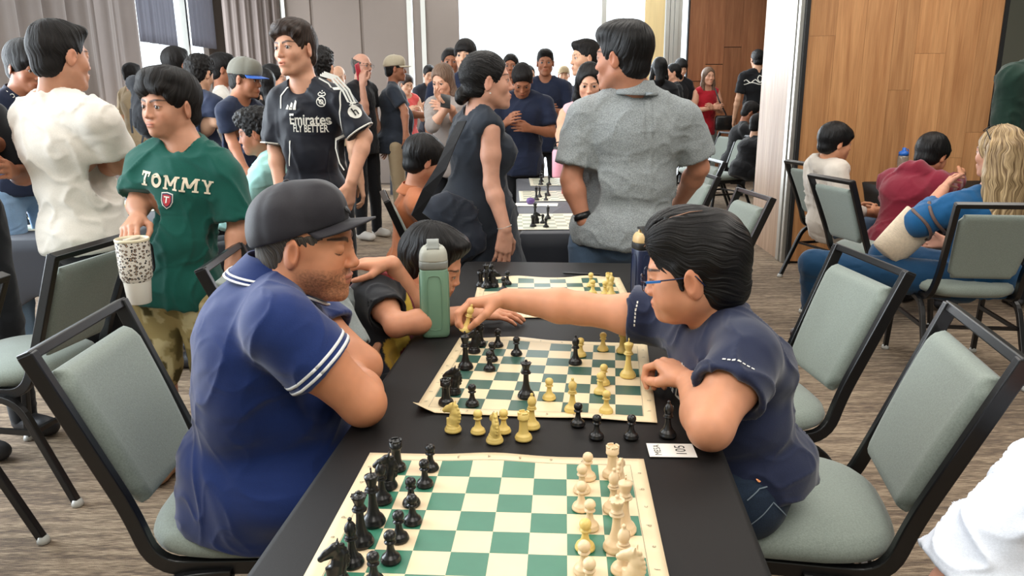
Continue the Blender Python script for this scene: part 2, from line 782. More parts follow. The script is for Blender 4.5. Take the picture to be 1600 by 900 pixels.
# right side of the back: wooden wall
wr = wall('wall_back_wood', (2.72, WY), (7.9, WY), 0, 3.25, M_dark)
for i in range(12):
    for j, (z0, z1) in enumerate(((0.02, 1.55 + .25 * (i % 3)), (1.56 + .25 * (i % 3), 3.24))):
        p = MB().box((0, 0, (z0 + z1) / 2), (.268, .02, z1 - z0)).build('plank', M_wood_far, wr)
        p.location = (.15 + .27 * i, -.012, 0)
wall('wall_right', (7.9, -1), (7.9, WY), 0, 3.25, M_greywall, side=-1)
wall('wall_front', (-4.5, -2.2), (7.9, -2.2), 0, 3.25, M_greywall, side=-1)
wall('wall_left', (WX, 5.9), (WX, 6.6), 0, 3.25, M_taupe)
wall('wall_left_corner', (WX, 12.0), (WX, WY), 0, 3.25, M_taupe)
# light aluminium strip in the back wall
t_ = MB().box((0, 0, 1.62), (.09, .05, 3.2)).build('trim_1', M_alu, kind='structure')
t_.location = (at(444, 40, WY)[0], WY - .05, 0)
# big back window
wf = MB()
x0, x1 = -1.56, 2.41
for x in (x0 + .04, at(664, 100, WY)[0], at(942, 100, WY)[0], x1 - .02):
    wf.box((x, WY, 1.6), (.07, .09, 3.2))
wf.box(((x0 + x1) / 2, WY, .06), (x1 - x0, .1, .12))
wf.box(((x0 + x1) / 2, WY, 2.95), (x1 - x0, .1, .10))
win = wf.build('window_1', M_alu, kind='structure')
M_glass = mat('window_glass', (255, 255, 255), .02)
bsdf(M_glass).inputs['Transmission Weight'].default_value = 1
bsdf(M_glass).inputs['IOR'].default_value = 1.0
bsdf(M_glass).inputs['Specular IOR Level'].default_value = .2
for a_, b_ in ((x0 + .08, at(664, 100, WY)[0] - .04), (at(664, 100, WY)[0] + .04, at(942, 100, WY)[0] - .04), (at(942, 100, WY)[0] + .04, x1 - .06)):
    MB().box(((a_ + b_) / 2, WY + .02, 1.5), (b_ - a_, .008, 2.8)).build('pane', M_glass, win)
# pale wood reveal with sunlight painted in and aluminium column right of the window
c_ = MB().box((at(1021, 80, 12.25)[0], 12.24, 1.6), (.30, .04, 3.2)).build('trim_2', mat('sun_painted_pale_wood', (232, 205, 150), .5, noise=(3, .06, (8, 8, .5))), kind='structure')
cb = MB()
xa = at(1036, 80, WY)[0]
for k, (w_, dz) in enumerate(((.07, 0), (.05, .02), (.06, .045), (.05, .02))):
    cb.box((xa + .035 + k * .062, WY - .04 - dz, 1.62), (.056, .12, 3.24))
cb.build('trim_3', M_alu, kind='structure')

# left windows: sill, posts, curtains, blinds
lw = MB()
lw.box((WX, 9.3, .1), (.1, 5.4, .2))
lw.box((WX, 9.3, 3.1), (.1, 5.4, .2))
lw.box((WX, 11.2, 1.6), (.08, .06, 3.2))
lw.box((WX, 9.6, 1.6), (.08, .06, 3.2))
w2 = lw.build('window_2', M_alu, kind='structure')
for a_, b_ in ((6.65, 9.55), (9.65, 11.15), (11.25, 11.95)):
    MB().box((WX - .02, (a_ + b_) / 2, 1.6), (.008, b_ - a_, 2.9)).build('pane', M_glass, w2)
lw = MB()
lw.box((WX, 1.85, .1), (.1, 8.1, .2))
lw.box((WX, 1.85, 3.1), (.1, 8.1, .2))
lw.box((WX, 5.85, 1.6), (.1, .08, 3.2))
w3 = lw.build('window_3', M_alu, kind='structure')
MB().box((WX - .02, 1.85, 1.65), (.008, 8.0, 2.9)).build('pane', M_glass, w3)


def curtain(name, a, b, z0, z1, m, folds, amp, label, cat='curtain', seed=0, soft=.35):
    a = np.array(a, float)
    b = np.array(b, float)
    d = b - a
    n = np.array([-d[1], d[0]]) / np.linalg.norm(d)
    rnd = random.Random(seed)
    ph = [rnd.uniform(0, 6.28) for _ in range(4)]

    def fn(u, v):
        w = amp * (math.sin(u * folds * 2 * PI + ph[0] + 1.2 * math.sin(u * 7 + ph[1])) + soft * math.sin(u * folds * 4.7 * PI + ph[2]))
        w *= .75 + .25 * math.sin(3 * u + ph[3] + v)
        p = a + d * u + n * w
        return (p[0], p[1], z0 + (z1 - z0) * v)
    mb = MB().grid(fn, folds * 14, 8)
    o = mb.build(name, m, label=label, cat=cat)
    s = o.modifiers.new('s', 'SOLIDIFY')
    s.thickness = .004
    return o


curtain('curtain', (-4.36, 6.3), (-4.30, 9.35), .02, 3.2, M_curtain, 7, .07, 'full-length taupe curtain with deep folds behind the teen in the white t-shirt', seed=3)
curtain('curtain', (-4.36, 5.95), (-4.34, 6.62), .02, 3.2, M_blind, 3, .03, 'narrow blue-grey curtain edge at the far left of the room', seed=5)
curtain('curtain', (-4.25, 12.0), (at(440, 60, 12.15)[0], 12.15), .02, 3.2, M_curtain2, 6, .035, 'brown-grey curtain drawn across the corner left of the tall teen', seed=8)
for (pa, pb, hem, lb) in (((222, 9.55), (292, 10.6), 2.03, 'grey window blind hanging half down, left one of two'), ((312, 11.1), (361, 12.0), 2.07, 'grey window blind hanging half down, right one next to the corner curtain')):
    xa_, xb_ = -4.38, -4.38
    ya, yb = pa[1], pb[1]
    curtain('window_blind', (xa_, ya), (xb_, yb), hem, 3.2, M_blind, 5, .014, lb, 'blind', seed=int(pa[0]), soft=.6)


# movable partitions on the right
def plank_face(parent, L, H, m, wd, y, seed, z0=.02):
    rnd = random.Random(seed)
    x = 0.
    while x < L - .01:
        w = min(wd * rnd.uniform(.9, 1.25), L - x)
        if L - x - w < .05:
            w = L - x
        z = z0
        cut = rnd.uniform(.7, 2.2)
        for (za, zb) in ((z0, cut), (cut, H)):
            p = MB().box((0, 0, (za + zb) / 2), (w - .0015, .012, zb - za - .0015)).build('plank', m, parent)
            p.location = (x + w / 2, y, 0)
        x += w


pa_, pb_ = onz(1224, 410, 0)[:2], np.array([at(1556, 100, 6.2)[0], 6.2])
pa_ = np.array([pa_[0] + .03, 6.28])
part = wall('wall_partition', pa_, pb_, 0, 3.25, M_dark, th=.09)
plank_face(part, np.linalg.norm(pb_ - pa_), 3.24, M_wood, .19, -.008, 5)
MB().box((-.012, .02, 1.62), (.03, .10, 3.24)).build('edge_seal', M_dark, part)
MB().box((np.linalg.norm(pb_ - pa_) + .012, .02, 1.62), (.03, .10, 3.24)).build('edge_seal', M_dark, part)
# end panel, turned away from the lens, with aluminium edges
e0, e1 = np.array([pa_[0] - .03, 6.30]), onz(1175, 375, 0)[:2]
endp = wall('wall_partition_end', e0, e1, 0, 3.25, M_alu, th=.07, side=-1)
Le = np.linalg.norm(e1 - e0)
p = MB().box((Le / 2 + .1, .0, 1.62), (Le - .20, .012, 3.24)).build('wood_panel', M_wood_end, endp)
p.location = (0, .008, 0)
for k, (xx, w_) in enumerate(((.03, .05), (.10, .035), (.155, .05))):
    p = MB().box((xx, .01 + .006 * (k % 2), 1.62), (w_, .03, 3.24)).build('edge_strip', M_alu, endp, bevel=.003)
# grey wall with recessed panels beyond the partition
gw = wall('wall_far_right', (4.0, 8.2), (7.9, 8.2), 0, 3.25, M_greywall)
for i in range(5):
    p = MB().box((0, 0, 1.62), (.70, .02, 3.2)).build('wall_panel', M_greywall, gw, bevel=.004)
    p.location = (.36 + .715 * i, -.012, 0)


# ---------------------------------------------------------------- chairs
def make_chair():
    r = empty('banquet_chair')
    mb = MB()

    def seat_fn(u, v):
        a = 2 * PI * u
        # v: 0 bottom centre .. 1 top centre
        prof = [(0, .0), (.9, .0), (1.0, .016), (1.02, .032), (.99, .05), (.9, .066), (.6, .077), (.3, .081), (0, .082)]
        k, z = prof[int(round(v * 8))]
        ca, sa = math.cos(a), math.sin(a)
        e = 2 / 3.2
        x = abs(ca) ** e * (1 if ca > 0 else -1) * .23 * k
        y = abs(sa) ** e * (1 if sa > 0 else -1) * (.222 + .012 * ca) * k
        return (x + .0, y, .418 + z - .01 * max(0, x / .23) ** 2 * (k > .5))
    mb.grid(seat_fn, 40, 8)
    mb.build('seat', M_pad, r)
    # back pad
    mb = MB()
    bx = lambda z: -.225 - (z - .50) * .40
    nx = nrm((1, 0, .40))

    def pad_fn(sgn):
        def fn(u, v):
            u, v = .5 - .5 * math.cos(PI * u), .5 - .5 * math.cos(PI * v)
            z = .522 + .325 * v
            hw = .148 + .032 * v
            y = (2 * u - 1) * hw
            ed = min(1, min(u, 1 - u) * 22) ** .5 * min(1, min(v, 1 - v) * 26) ** .5
            c = .028 * (1 - .7 * (2 * u - 1) ** 2 * 0) * ed
            off = c if sgn > 0 else -c * .75
            bulge = .006 * (1 - (2 * v - 1) ** 2)
            rr = 1 - .10 * max(0, abs(2 * u - 1) - .8) * 5 * (1 if (v < .06 or v > .94) else 0)
            return (bx(z) + nx[0] * (off + bulge), y * rr, z + nx[2] * off * .4)
        return fn
    mb.grid(pad_fn(1), 20, 20)
    mb.grid(pad_fn(-1), 20, 20)
    mb.build('backrest', M_pad, r)
    # frames
    mb = MB()
    for s in (-1, 1):
        pts = bez([(-.385, s * .204, .90), (-.235, s * .185, .53), (-.19, s * .20, .405), (.19, s * .205, .405)], 6, .075)
        mb.sweep(pts, .024, .034, (0, 1, 0))
    mb.sweep([(-.385, -.214, .893), (-.385, .214, .893)], .030, .022, nx)
    mb.sweep([(.16, -.2, .405), (.16, .2, .405)], .022, .022, (1, 0, 0))
    mb.sweep([(-.12, -.2, .405), (-.12, .2, .405)], .022, .022, (1, 0, 0))
    mb.build('frame', M_frame, r, bevel=.003)
    for s in (-1, 1):
        for sx, pts in ((1, [(.10, s * .215, .395), (.19, s * .222, .385), (.235, s * .228, .01)]),
                        (-1, [(-.02, s * .215, .392), (-.17, s * .222, .385), (-.345, s * .228, .01)])):
            mb = MB().sweep(bez(pts, 6, .09), .024, .026, (0, 1, 0))
            lg = mb.build('leg', M_frame, r, bevel=.003)
            e = pts[-1]
            MB().lathe([(.014, 0), (.02, .002), (.02, .012), (.015, .026)], (e[0], e[1], 0), 10).build('glide', M_glide, lg)
    mb = MB()
    mb.sweep([(-.215, -.212, .27), (-.215, .212, .27)], .016, .016, (1, 0, 0))
    for s in (-1, 1):
        mb.sweep([(-.20, s * .216, .265), (.20, s * .218, .265)], .012, .02, (0, 1, 0))
    mb.build('stretcher', M_frame, r)
    return r


CH0 = make_chair()
_first = [True]


def chair(bx_, by_, face_deg, label, group=None):
    """bx_,by_: world point under the middle of the top bar; face_deg: the way it faces"""
    a = math.radians(face_deg)
    x = bx_ + .385 * math.cos(a)
    y = by_ + .385 * math.sin(a)
    if _first[0]:
        _first[0] = False
        c = CH0
        c.location = (x, y, 0)
        c.rotation_euler = (0, 0, a)
        return setp(c, label, 'chair', group)
    return dup(CH0, (x, y, 0), a, label=label, cat='chair', group=group)


chair(-.985, 1.67, 2, 'sage banquet chair with black frame the man in the cap sits on')
chair(1.016, 1.576, 168.5, 'sage banquet chair with black frame the boy with glasses sits on')
chair(1.107, 2.31, 184, 'empty sage banquet chair behind the boy with glasses')
chair(-1.465, 2.66, 171, 'sage banquet chair seen from behind, turned towards the left table')
chair(-1.50, 1.98, 176, 'banquet chair at the left edge of the photo, only a leg showing')
chair(-.94, 2.43, 4, 'sage banquet chair beside the main table behind the man in the cap')
chair(-1.40, 4.30, 176, 'banquet chair of the curly-haired boy in the mint hoodie')
chair(2.10, 5.56, 15, 'left one of the two chairs before the wooden partition, under the boy in beige')
chair(1.89, 4.56, 12, 'right one of the two chairs in front of the wooden partition, nearer and empty')
chair(2.22, 3.42, 82, 'wide-looking sage banquet chair the blonde woman sits on, seen from behind')
# chairs of the middle rows, placed from their top bars
for (px, py, f_, lb) in ((601, 306, 12, 'banquet chair the boy in the orange shirt sits on'),
                         (655, 216, 20, 'banquet chair left of the bun-haired woman, beyond the boy in orange'),
                         (628, 222, 8, 'banquet chair standing behind the chair of the boy in orange'),
                         (792, 207, 176, 'left one of two chair backs to the right of the bun-haired woman'),
                         (806, 213, 172, 'right one of two chair backs to the right of the bun-haired woman'),
                         (1118, 250, 184, 'rear one of two chairs under the elbow of the man in the grey shirt'),
                         (1104, 272, 186, 'front one of two chairs under the elbow of the man in the grey shirt'),
                         (1139, 207, 196, 'banquet chair of the seated man with glasses near the woman in red'),
                         (1112, 196, 190, 'banquet chair in front of the woman in the red top'),
                         (1170, 212, 200, 'banquet chair half hidden behind the pale end panel'),
                         (1180, 302, 186, 'chair back peeking out low beside the pale end panel')):
    q = onz(px, py, .9)
    chair(q[0], q[1], f_, lb)


# ---------------------------------------------------------------- tables
def table(name, x0, x1, y0, y1, m, label, rz=0, top=.74, stretch=False):
    r = empty(name, ((x0 + x1) / 2, (y0 + y1) / 2, 0), rz, label=label, cat='table')
    hx, hy = (x1 - x0) / 2, (y1 - y0) / 2
    MB().box((0, 0, top - .022), (2 * hx - .02, 2 * hy - .02, .03)).build('tabletop', M_black, r)
    for sx in (-1, 1):
        for sy in (-1, 1):
            MB().sweep([(sx * (hx - .1), sy * (hy - .2), top - .03), (sx * (hx - .07), sy * (hy - .2), .0)], .025, .025, (0, 1, 0)).build('leg', M_frame, r)
    # cloth: one draped skin
    mb = MB()
    n = 160
    rings = 10

    def per(t):  # rounded rectangle perimeter
        L = 4 * (hx + hy)
        s = t * L
        segs = [((-hx, -hy), (hx, -hy)), ((hx, -hy), (hx, hy)), ((hx, hy), (-hx, hy)), ((-hx, hy), (-hx, -hy))]
        for a, b in segs:
            l = math.hypot(b[0] - a[0], b[1] - a[1])
            if s <= l + 1e-9:
                return (a[0] + (b[0] - a[0]) * s / l, a[1] + (b[1] - a[1]) * s / l)
            s -= l
        return (-hx, -hy)

    def fn(u, v):
        x, y = per(u % 1.0)
        i = int(round(v * (rings + 2)))
        if i == 0:
            return (x * .0, y * .0, top)
        if i == 1:
            return (x * (1 - .012 / hx), y * (1 - .012 / hy), top)
        t = (i - 2) / rings
        z = top - .006 - t * (top - .02)
        if stretch:
            # pulled tight to the four feet: the hem rises and narrows between the corners
            cx = (abs(x) / hx) * (abs(y) / hy)
            k = 1 - .16 * math.sin(PI * min(t, 1) * .5) ** .8
            lift = (1 - cx) ** .6 * .45 * t ** 2
            return (x * k if abs(x) >= hx - 1e-6 else x * k, y * (1 - (1 - k) * .4), z + lift)
        w = .010 * t * math.sin(u * 2 * PI * 17) + .006 * t * math.sin(u * 2 * PI * 41 + 1)
        return (x * (1 + w / hx + .02 * t), y * (1 + w / hy + .01 * t), z)
    mb.grid(fn, n, rings + 2)
    mb.build('tablecloth', m, r)
    return r


TZ = .742
table('banquet_table', -.303, .443, .60, 3.03, M_cloth, 'long table under a black cloth with three chess boards, in the foreground', rz=-.092)
table('banquet_table', .04, .76, 3.68, 6.15, M_cloth2, 'black-clothed table beyond the main one with a row of chess boards')
table('banquet_table', -2.95, -2.0, 3.62, 5.95, M_cloth2, 'charcoal stretch-clothed table at the left edge', rz=.12, stretch=True)
table('banquet_table', -1.7, -.5, 10.9, 11.6, M_cloth2, 'far table with a pale board in front of the back window')
table('banquet_table', 2.62, 3.6, 5.05, 5.75, M_cloth, 'small black-clothed table against the wooden partition on the right', stretch=True)
# ---------------------------------------------------------------- chess boards
def board_mat(name, green, cream):
    m = mat(name, cream, .42, spec=.45, noise=(14, .035))
    return mat(name + '_green', green, .38, spec=.5, noise=(25, .05)), m


SQ = .0571
M_line = mat('printed_line', (150, 140, 118), .6)
BA = board_mat('vinyl_cream', (54, 116, 92), (230, 208, 172))
BB = board_mat('vinyl_cream_worn', (56, 92, 80), (230, 210, 172))
BC = board_mat('vinyl_pale', (172, 178, 158), (238, 232, 210))


def board(cx, cy, yaw, mats, label, waves, curl=0, first_green=1, letters=True, group=None):
    """a vinyl mat: 8x8 printed squares, a rim, soft waves"""
    r = empty('chess_board', (cx, cy, TZ), yaw, label=label, cat='chess board', group=group)
    half = 4 * SQ
    rim = .028

    def hgt(x, y):
        z = .0012
        for (ax, ay, sx, sy, h) in waves:
            z += h * math.exp(-((x - ax) / sx) ** 2 - ((y - ay) / sy) ** 2)
        if curl:
            d = max(0, (-x - y) - (2 * half + .012))
            z += curl * d * 14
        return z
    sub = 3
    n = 8 * sub
    xs = [-half - rim, -half - rim * .5] + [-half + 2 * half * i / n for i in range(n + 1)] + [half + rim * .5, half + rim]
    mb = MB()
    N_ = len(xs)
    P = [(x, y, hgt(x, y)) for y in xs for x in xs]
    F = []
    mi = []
    for j in range(N_ - 1):
        for i in range(N_ - 1):
            F.append((j * N_ + i, j * N_ + i + 1, (j + 1) * N_ + i + 1, (j + 1) * N_ + i))
            ci, cj = (i - 2) // sub, (j - 2) // sub
            g = 0 <= ci < 8 and 0 <= cj < 8 and 2 <= i < N_ - 3 and 2 <= j < N_ - 3 and (ci + cj) % 2 == first_green
            mi.append(1 if g else 0)
    mb.add(P, F, 0, True)
    mb.m = mi
    o = mb.build('mat', [mats[1], mats[0]], r)
    s = o.modifiers.new('s', 'SOLIDIFY')
    s.thickness = .0012
    s.offset = 1
    # printed frame line round the squares
    mb = MB()
    e = half + .0012

    def strip(a, b, w=.0009):
        a = np.array(a)
        b = np.array(b)
        t = nrm(b - a)
        nn = np.array([-t[1], t[0]]) * w / 2
        K = 24
        vs = []
        for k in range(K + 1):
            p = a + (b - a) * k / K
            for sg in (-1, 1):
                q = p + nn * sg
                vs.append((q[0], q[1], hgt(q[0], q[1]) + .0018))
        mb.add(vs, [(2 * k, 2 * k + 2, 2 * k + 3, 2 * k + 1) for k in range(K)])
    for a, b in (((-e, -e), (e, -e)), ((e, -e), (e, e)), ((e, e), (-e, e)), ((-e, e), (-e, -e))):
        strip(a, b)
    if letters:
        for k in range(8):
            for (t, x, y, rz) in (('12345678'[k], -half + (k + .5) * SQ, half + rim * .48, PI), ('12345678'[k], -half + (k + .5) * SQ, -half - rim * .48, 0),
                                  ('abcdefgh'[k], half + rim * .5, half - (k + .5) * SQ, PI / 2), ('abcdefgh'[k], -half - rim * .5, half - (k + .5) * SQ, -PI / 2)):
                vs, fs = text_mesh(t, .0125, False)
                c, s_ = math.cos(rz), math.sin(rz)
                vs = [(x + a * c - b * s_, y + a * s_ + b * c, hgt(x, y) + .0019) for a, b, _ in vs]
                mb.add(vs, fs)
    mb.build('printed_marks', M_line, r, kind='stuff')
    return r


board(-.0326, 1.0565, -.0677, BA, 'large green and cream vinyl chess board nearest the lens, set up for a game',
      [(-.02, .26, .07, .06, .006), (.1, .26, .05, .04, -.0003), (.22, -.25, .1, .1, .003)])
board(.0746, 1.7429, -.130, BB, 'green and cream vinyl chess board in the middle with a curled corner',
      [(-.10, .26, .07, .05, .008), (.12, -.255, .07, .04, .004)], curl=.035)
_c1, _c2 = onz(862, 434, TZ), onz(862, 498, TZ)
board((_c1[0] + _c2[0]) / 2 + .0, (_c1[1] + _c2[1]) / 2, -.02, BB, 'green and cream vinyl chess board under the reaching arm, farthest on the main table',
      [(-.12, .26, .07, .05, .008), (.14, .26, .06, .05, .008)])
for (px, py, lb) in ((867, 346, 'pale chess board nearest the lens on the table beyond'), (872, 306, 'pale chess board in the middle of the table beyond'), (880, 284, 'pale chess board farthest on the table beyond')):
    q = onz(px, py, TZ)
    board(q[0], q[1], 0, BC, lb, [], letters=False)
for (px, py, lb) in ((52, 349, 'pale chess board on the charcoal cloth at the left edge'), (195, 322, 'pale chess board between the white t-shirt and the green t-shirt')):
    q = onz(px, py, TZ)
    board(q[0], q[1], .12, BC, lb, [], letters=False)
q = (-1.1, 11.2)
board(q[0], q[1], 0, BC, 'pale chess board on the far table near the back window', [], letters=False)

# ---------------------------------------------------------------- chess pieces (profiles: radius, height in mm)
PROF = {
    'pawn': [(0, 0), (14.5, 0), (15.2, 1.5), (15, 4), (13.6, 5.5), (13.8, 7), (12.6, 9), (9.2, 11.5), (8.4, 13), (6.6, 16), (5.4, 21), (4.9, 27), (5.2, 29), (8.6, 30.2), (8.8, 31.4), (5.6, 33), (5.4, 34), (7.6, 35.6), (8.9, 38.5), (9.1, 41), (8.2, 44.5), (5.8, 47.3), (2.8, 48.6), (0, 49)],
    'rook': [(0, 0), (16.5, 0), (17.2, 1.5), (17, 5), (15.6, 6.6), (15.8, 8.2), (14, 10.5), (11, 13), (10.2, 15), (9, 20), (8.3, 30), (8.4, 38), (8.9, 41), (11.4, 43), (11.6, 45), (11.2, 46), (11.6, 55), (8.4, 55), (8, 50), (0, 50)],
    'bishop': [(0, 0), (16.5, 0), (17.2, 1.5), (17, 5), (15.4, 6.6), (15.6, 8.2), (14, 10.6), (10.4, 13.6), (9.4, 16), (6.8, 22), (5.5, 30), (5.1, 37), (5.4, 39), (9.6, 40.6), (9.8, 42), (6.4, 43.4), (8.2, 44.6), (8.2, 45.8), (6, 47), (7.4, 50), (8.7, 54), (8.8, 58), (7.2, 63), (4.4, 67), (2.2, 69), (3.2, 71), (3.1, 73), (1.6, 74.6), (0, 75)],
    'queen': [(0, 0), (18.5, 0), (19.2, 1.6), (19, 5.5), (17.2, 7.4), (17.4, 9), (15.6, 12), (11.6, 16), (10, 20), (7.4, 30), (6, 42), (5.8, 52), (6, 54), (11.2, 56), (11.4, 57.6), (7.2, 59.2), (9, 60.6), (9, 62), (6.8, 63.4), (7.6, 68), (10.6, 76), (12, 79.5), (10.4, 80.5), (8.6, 79), (6, 81.5), (2.6, 83), (3.2, 85), (2.8, 87), (0, 88)],
    'king': [(0, 0), (18.5, 0), (19.2, 1.6), (19, 5.5), (17.2, 7.4), (17.4, 9), (15.6, 12), (11.6, 16), (10, 20), (7.6, 30), (6.2, 42), (6, 52), (6.2, 54), (11.4, 56), (11.6, 57.6), (7.4, 59.2), (9.2, 60.6), (9.2, 62), (7, 63.4), (7.6, 67), (10.4, 77), (11.2, 80), (10.6, 82), (6, 84.4), (3, 85.6), (2.6, 86.4), (0, 87)],
    'knight': [(0, 0), (16.5, 0), (17.2, 1.5), (17, 5), (15.4, 6.6), (15.6, 8.2), (14, 10.5), (12.5, 13), (12, 15), (12, 15.5), (0, 16)],
}
PM = {}
M_pcs = {'black': M_black, 'ivory': M_ivory, 'yellow': M_yellow}


def knight_head():
    k = .0035
    y = (0, 1, 0)
    P = [Cap((0, 0, .013), (-.003, 0, .026), .0135, .0115, (y, .78), k), Cap((-.003, 0, .026), (-.006, 0, .040), .0115, .0095, (y, .68), k),
         Cap((-.006, 0, .040), (-.001, 0, .052), .0095, .0080, (y, .66), k), Cap((0, 0, .0525), (.013, 0, .0455), .0078, .0060, (y, .80), .003),
         Cap((.012, 0, .046), (.0195, 0, .0405), .0058, .0050, (y, .85), .003), Cap((.004, 0, .045), (.013, 0, .040), .0055, .0040, (y, .80), .003),
         Cap((.006, 0, .016), (.010, 0, .026), .0080, .0055, (y, .78), k),
         Cap((-.003, .0034, .056), (-.005, .0044, .0645), .0027, .0008, None, .002), Cap((-.003, -.0034, .056), (-.005, -.0044, .0645), .0027, .0008, None, .002)]
    for t in range(6):
        a = t / 5
        P.append(Ell((-.0095 - .0065 * math.sin(a * 2.4), 0, .055 - .032 * a), (.0042, .0030, .0042), None, .0016))
    S_ = [Cap((.0185, -.01, .0375), (.026, -.01, .0365), .0007, .0007, None, .001), Cap((.015, -.012, .0405), (.024, .012, .0385), .0008, .0008, None, .001),
          Ell((.0125, 0, .0315), (.0055, .02, .0055), None, .003), Ell((.009, .0078, .0485), (.0022, .0018, .0016), None, .001), Ell((.009, -.0078, .0485), (.0022, .0018, .0016), None, .001)]
    return field_mesh(P, .0009, .004, S_)


KH = knight_head()
for kind, prof in PROF.items():
    for cn, m in M_pcs.items():
        mb = MB()
        pr = [(r / 1000, z / 1000) for r, z in prof]
        mb.lathe(pr, n=28, cap=False)
        if kind == 'rook':
            for k in range(4):
                a = k * PI / 2 + .3
                # battlement notches shown as raised merlons between gaps
                for dlt in (-.36, 0, .36):
                    aa = a + dlt
                    mb.box((.0099 * math.cos(aa), .0099 * math.sin(aa), .0558), (.0032, .0044, .0036), R=((math.cos(aa), -math.sin(aa), 0), (math.sin(aa), math.cos(aa), 0), (0, 0, 1)))
        if kind == 'queen':
            for k in range(9):
                a = k * 2 * PI / 9
                mb.lathe([(0, -.0016), (.0016, 0), (0, .0016)], (.0113 * math.cos(a), .0113 * math.sin(a), .0800), 6, cap=False)
        if kind == 'king':
            mb.box((0, 0, .0905), (.0024, .003, .0100), bev=.0005)
            mb.box((0, 0, .0915), (.0024, .0088, .0026), bev=.0005)
        if kind == 'bishop':
            a = math.radians(35)
            mb.sweep([(.0068 + .002 * math.cos(t) * 0 + .0016, .0045 * math.cos(t), .058 + .0055 * math.sin(t)) for t in (0, .8, 1.6, 2.4, 3.1)], .0008, .0012, (1, 0, 0))
        if kind == 'knight':
            mb.add(KH[0], [tuple(q) for q in KH[1]], 0, True)
        PM[kind, cn] = mb.mesh(cn + '_' + kind, m)
PMn = {'black': 'black', 'ivory': 'ivory', 'yellow': 'yellow'}


def piece(kind, cn, px, py, label, rz=0, sc=1.0, z=None, group=None):
    q = onz(px, py, (TZ + .0035) if z is None else z)
    o = bpy.data.objects.new('chess_' + kind, PM[kind, cn])
    COL.objects.link(o)
    o.location = q
    o.rotation_euler = (0, 0, rz)
    o.scale = (sc, sc, sc)
    return setp(o, label, 'chess piece', group)


BL, IV, YE = 'black', 'ivory', 'yellow'
A_ = 'on the board nearest the lens'
for kd, cn, px, py, lb, rz in (
    ('rook', BL, 620, 733, 'black rook on the far corner square ' + A_, 0),
    ('knight', BL, 606, 761, 'black knight right in front of the black corner rook ' + A_, PI),
    ('bishop', BL, 597, 783, 'black bishop between knight and king ' + A_, .5),
    ('king', BL, 584, 817, 'tall black king with a cross ' + A_, .3),
    ('queen', BL, 565, 849, 'black queen with a flared crown ' + A_, 0),
    ('bishop', BL, 551, 881, 'black bishop next to the black queen ' + A_, 0),
    ('knight', BL, 527, 909, 'black knight at the bottom edge of the photo ' + A_, 3.5),
    ('pawn', BL, 673, 733, 'farthest black pawn ' + A_, 0), ('pawn', BL, 664, 758, 'second black pawn from the far edge ' + A_, 0),
    ('pawn', BL, 643, 788, 'third black pawn from the far edge ' + A_, 0), ('pawn', BL, 645, 816, 'fourth black pawn, overlapping the third, ' + A_, 0),
    ('pawn', BL, 624, 843, 'fifth black pawn from the far edge ' + A_, 0), ('pawn', BL, 611, 876, 'sixth black pawn from the far edge ' + A_, 0),
    ('pawn', BL, 585, 911, 'black pawn cut by the bottom edge of the photo ' + A_, 0),
    ('rook', IV, 956, 743, 'ivory rook on the far corner square ' + A_, 0), ('knight', IV, 968, 767, 'ivory knight behind the bishop ' + A_, 1.2),
    ('bishop', IV, 958, 797, 'ivory bishop in front of the ivory corner rook ' + A_, 0), ('king', IV, 975, 829, 'ivory king, the rear of the two tallest ivory pieces ' + A_, 0),
    ('queen', IV, 962, 857, 'ivory queen, the front of the two tallest ivory pieces ' + A_, 0), ('bishop', IV, 973, 893, 'ivory bishop with a slit nearest the bottom edge ' + A_, 0),
    ('knight', IV, 987, 917, 'ivory knight at the bottom edge of the photo ' + A_, 2.6),
    ('pawn', IV, 918, 747, 'farthest ivory pawn ' + A_, 0), ('pawn', IV, 909, 767, 'second ivory pawn from the far edge ' + A_, 0),
    ('pawn', IV, 908, 795, 'third ivory pawn from the far edge ' + A_, 0), ('pawn', IV, 921, 825, 'fourth ivory pawn, just behind the yellow one, ' + A_, 0),
    ('pawn', YE, 914, 857, 'lone yellow pawn among the ivory pawns ' + A_, 0), ('pawn', IV, 912, 893, 'ivory pawn in front of the yellow pawn ' + A_, 0),
    ('pawn', IV, 920, 922, 'ivory pawn cut by the bottom edge of the photo ' + A_, 0)):
    piece(kd, cn, px, py, lb, rz)
B_ = 'on the middle board'
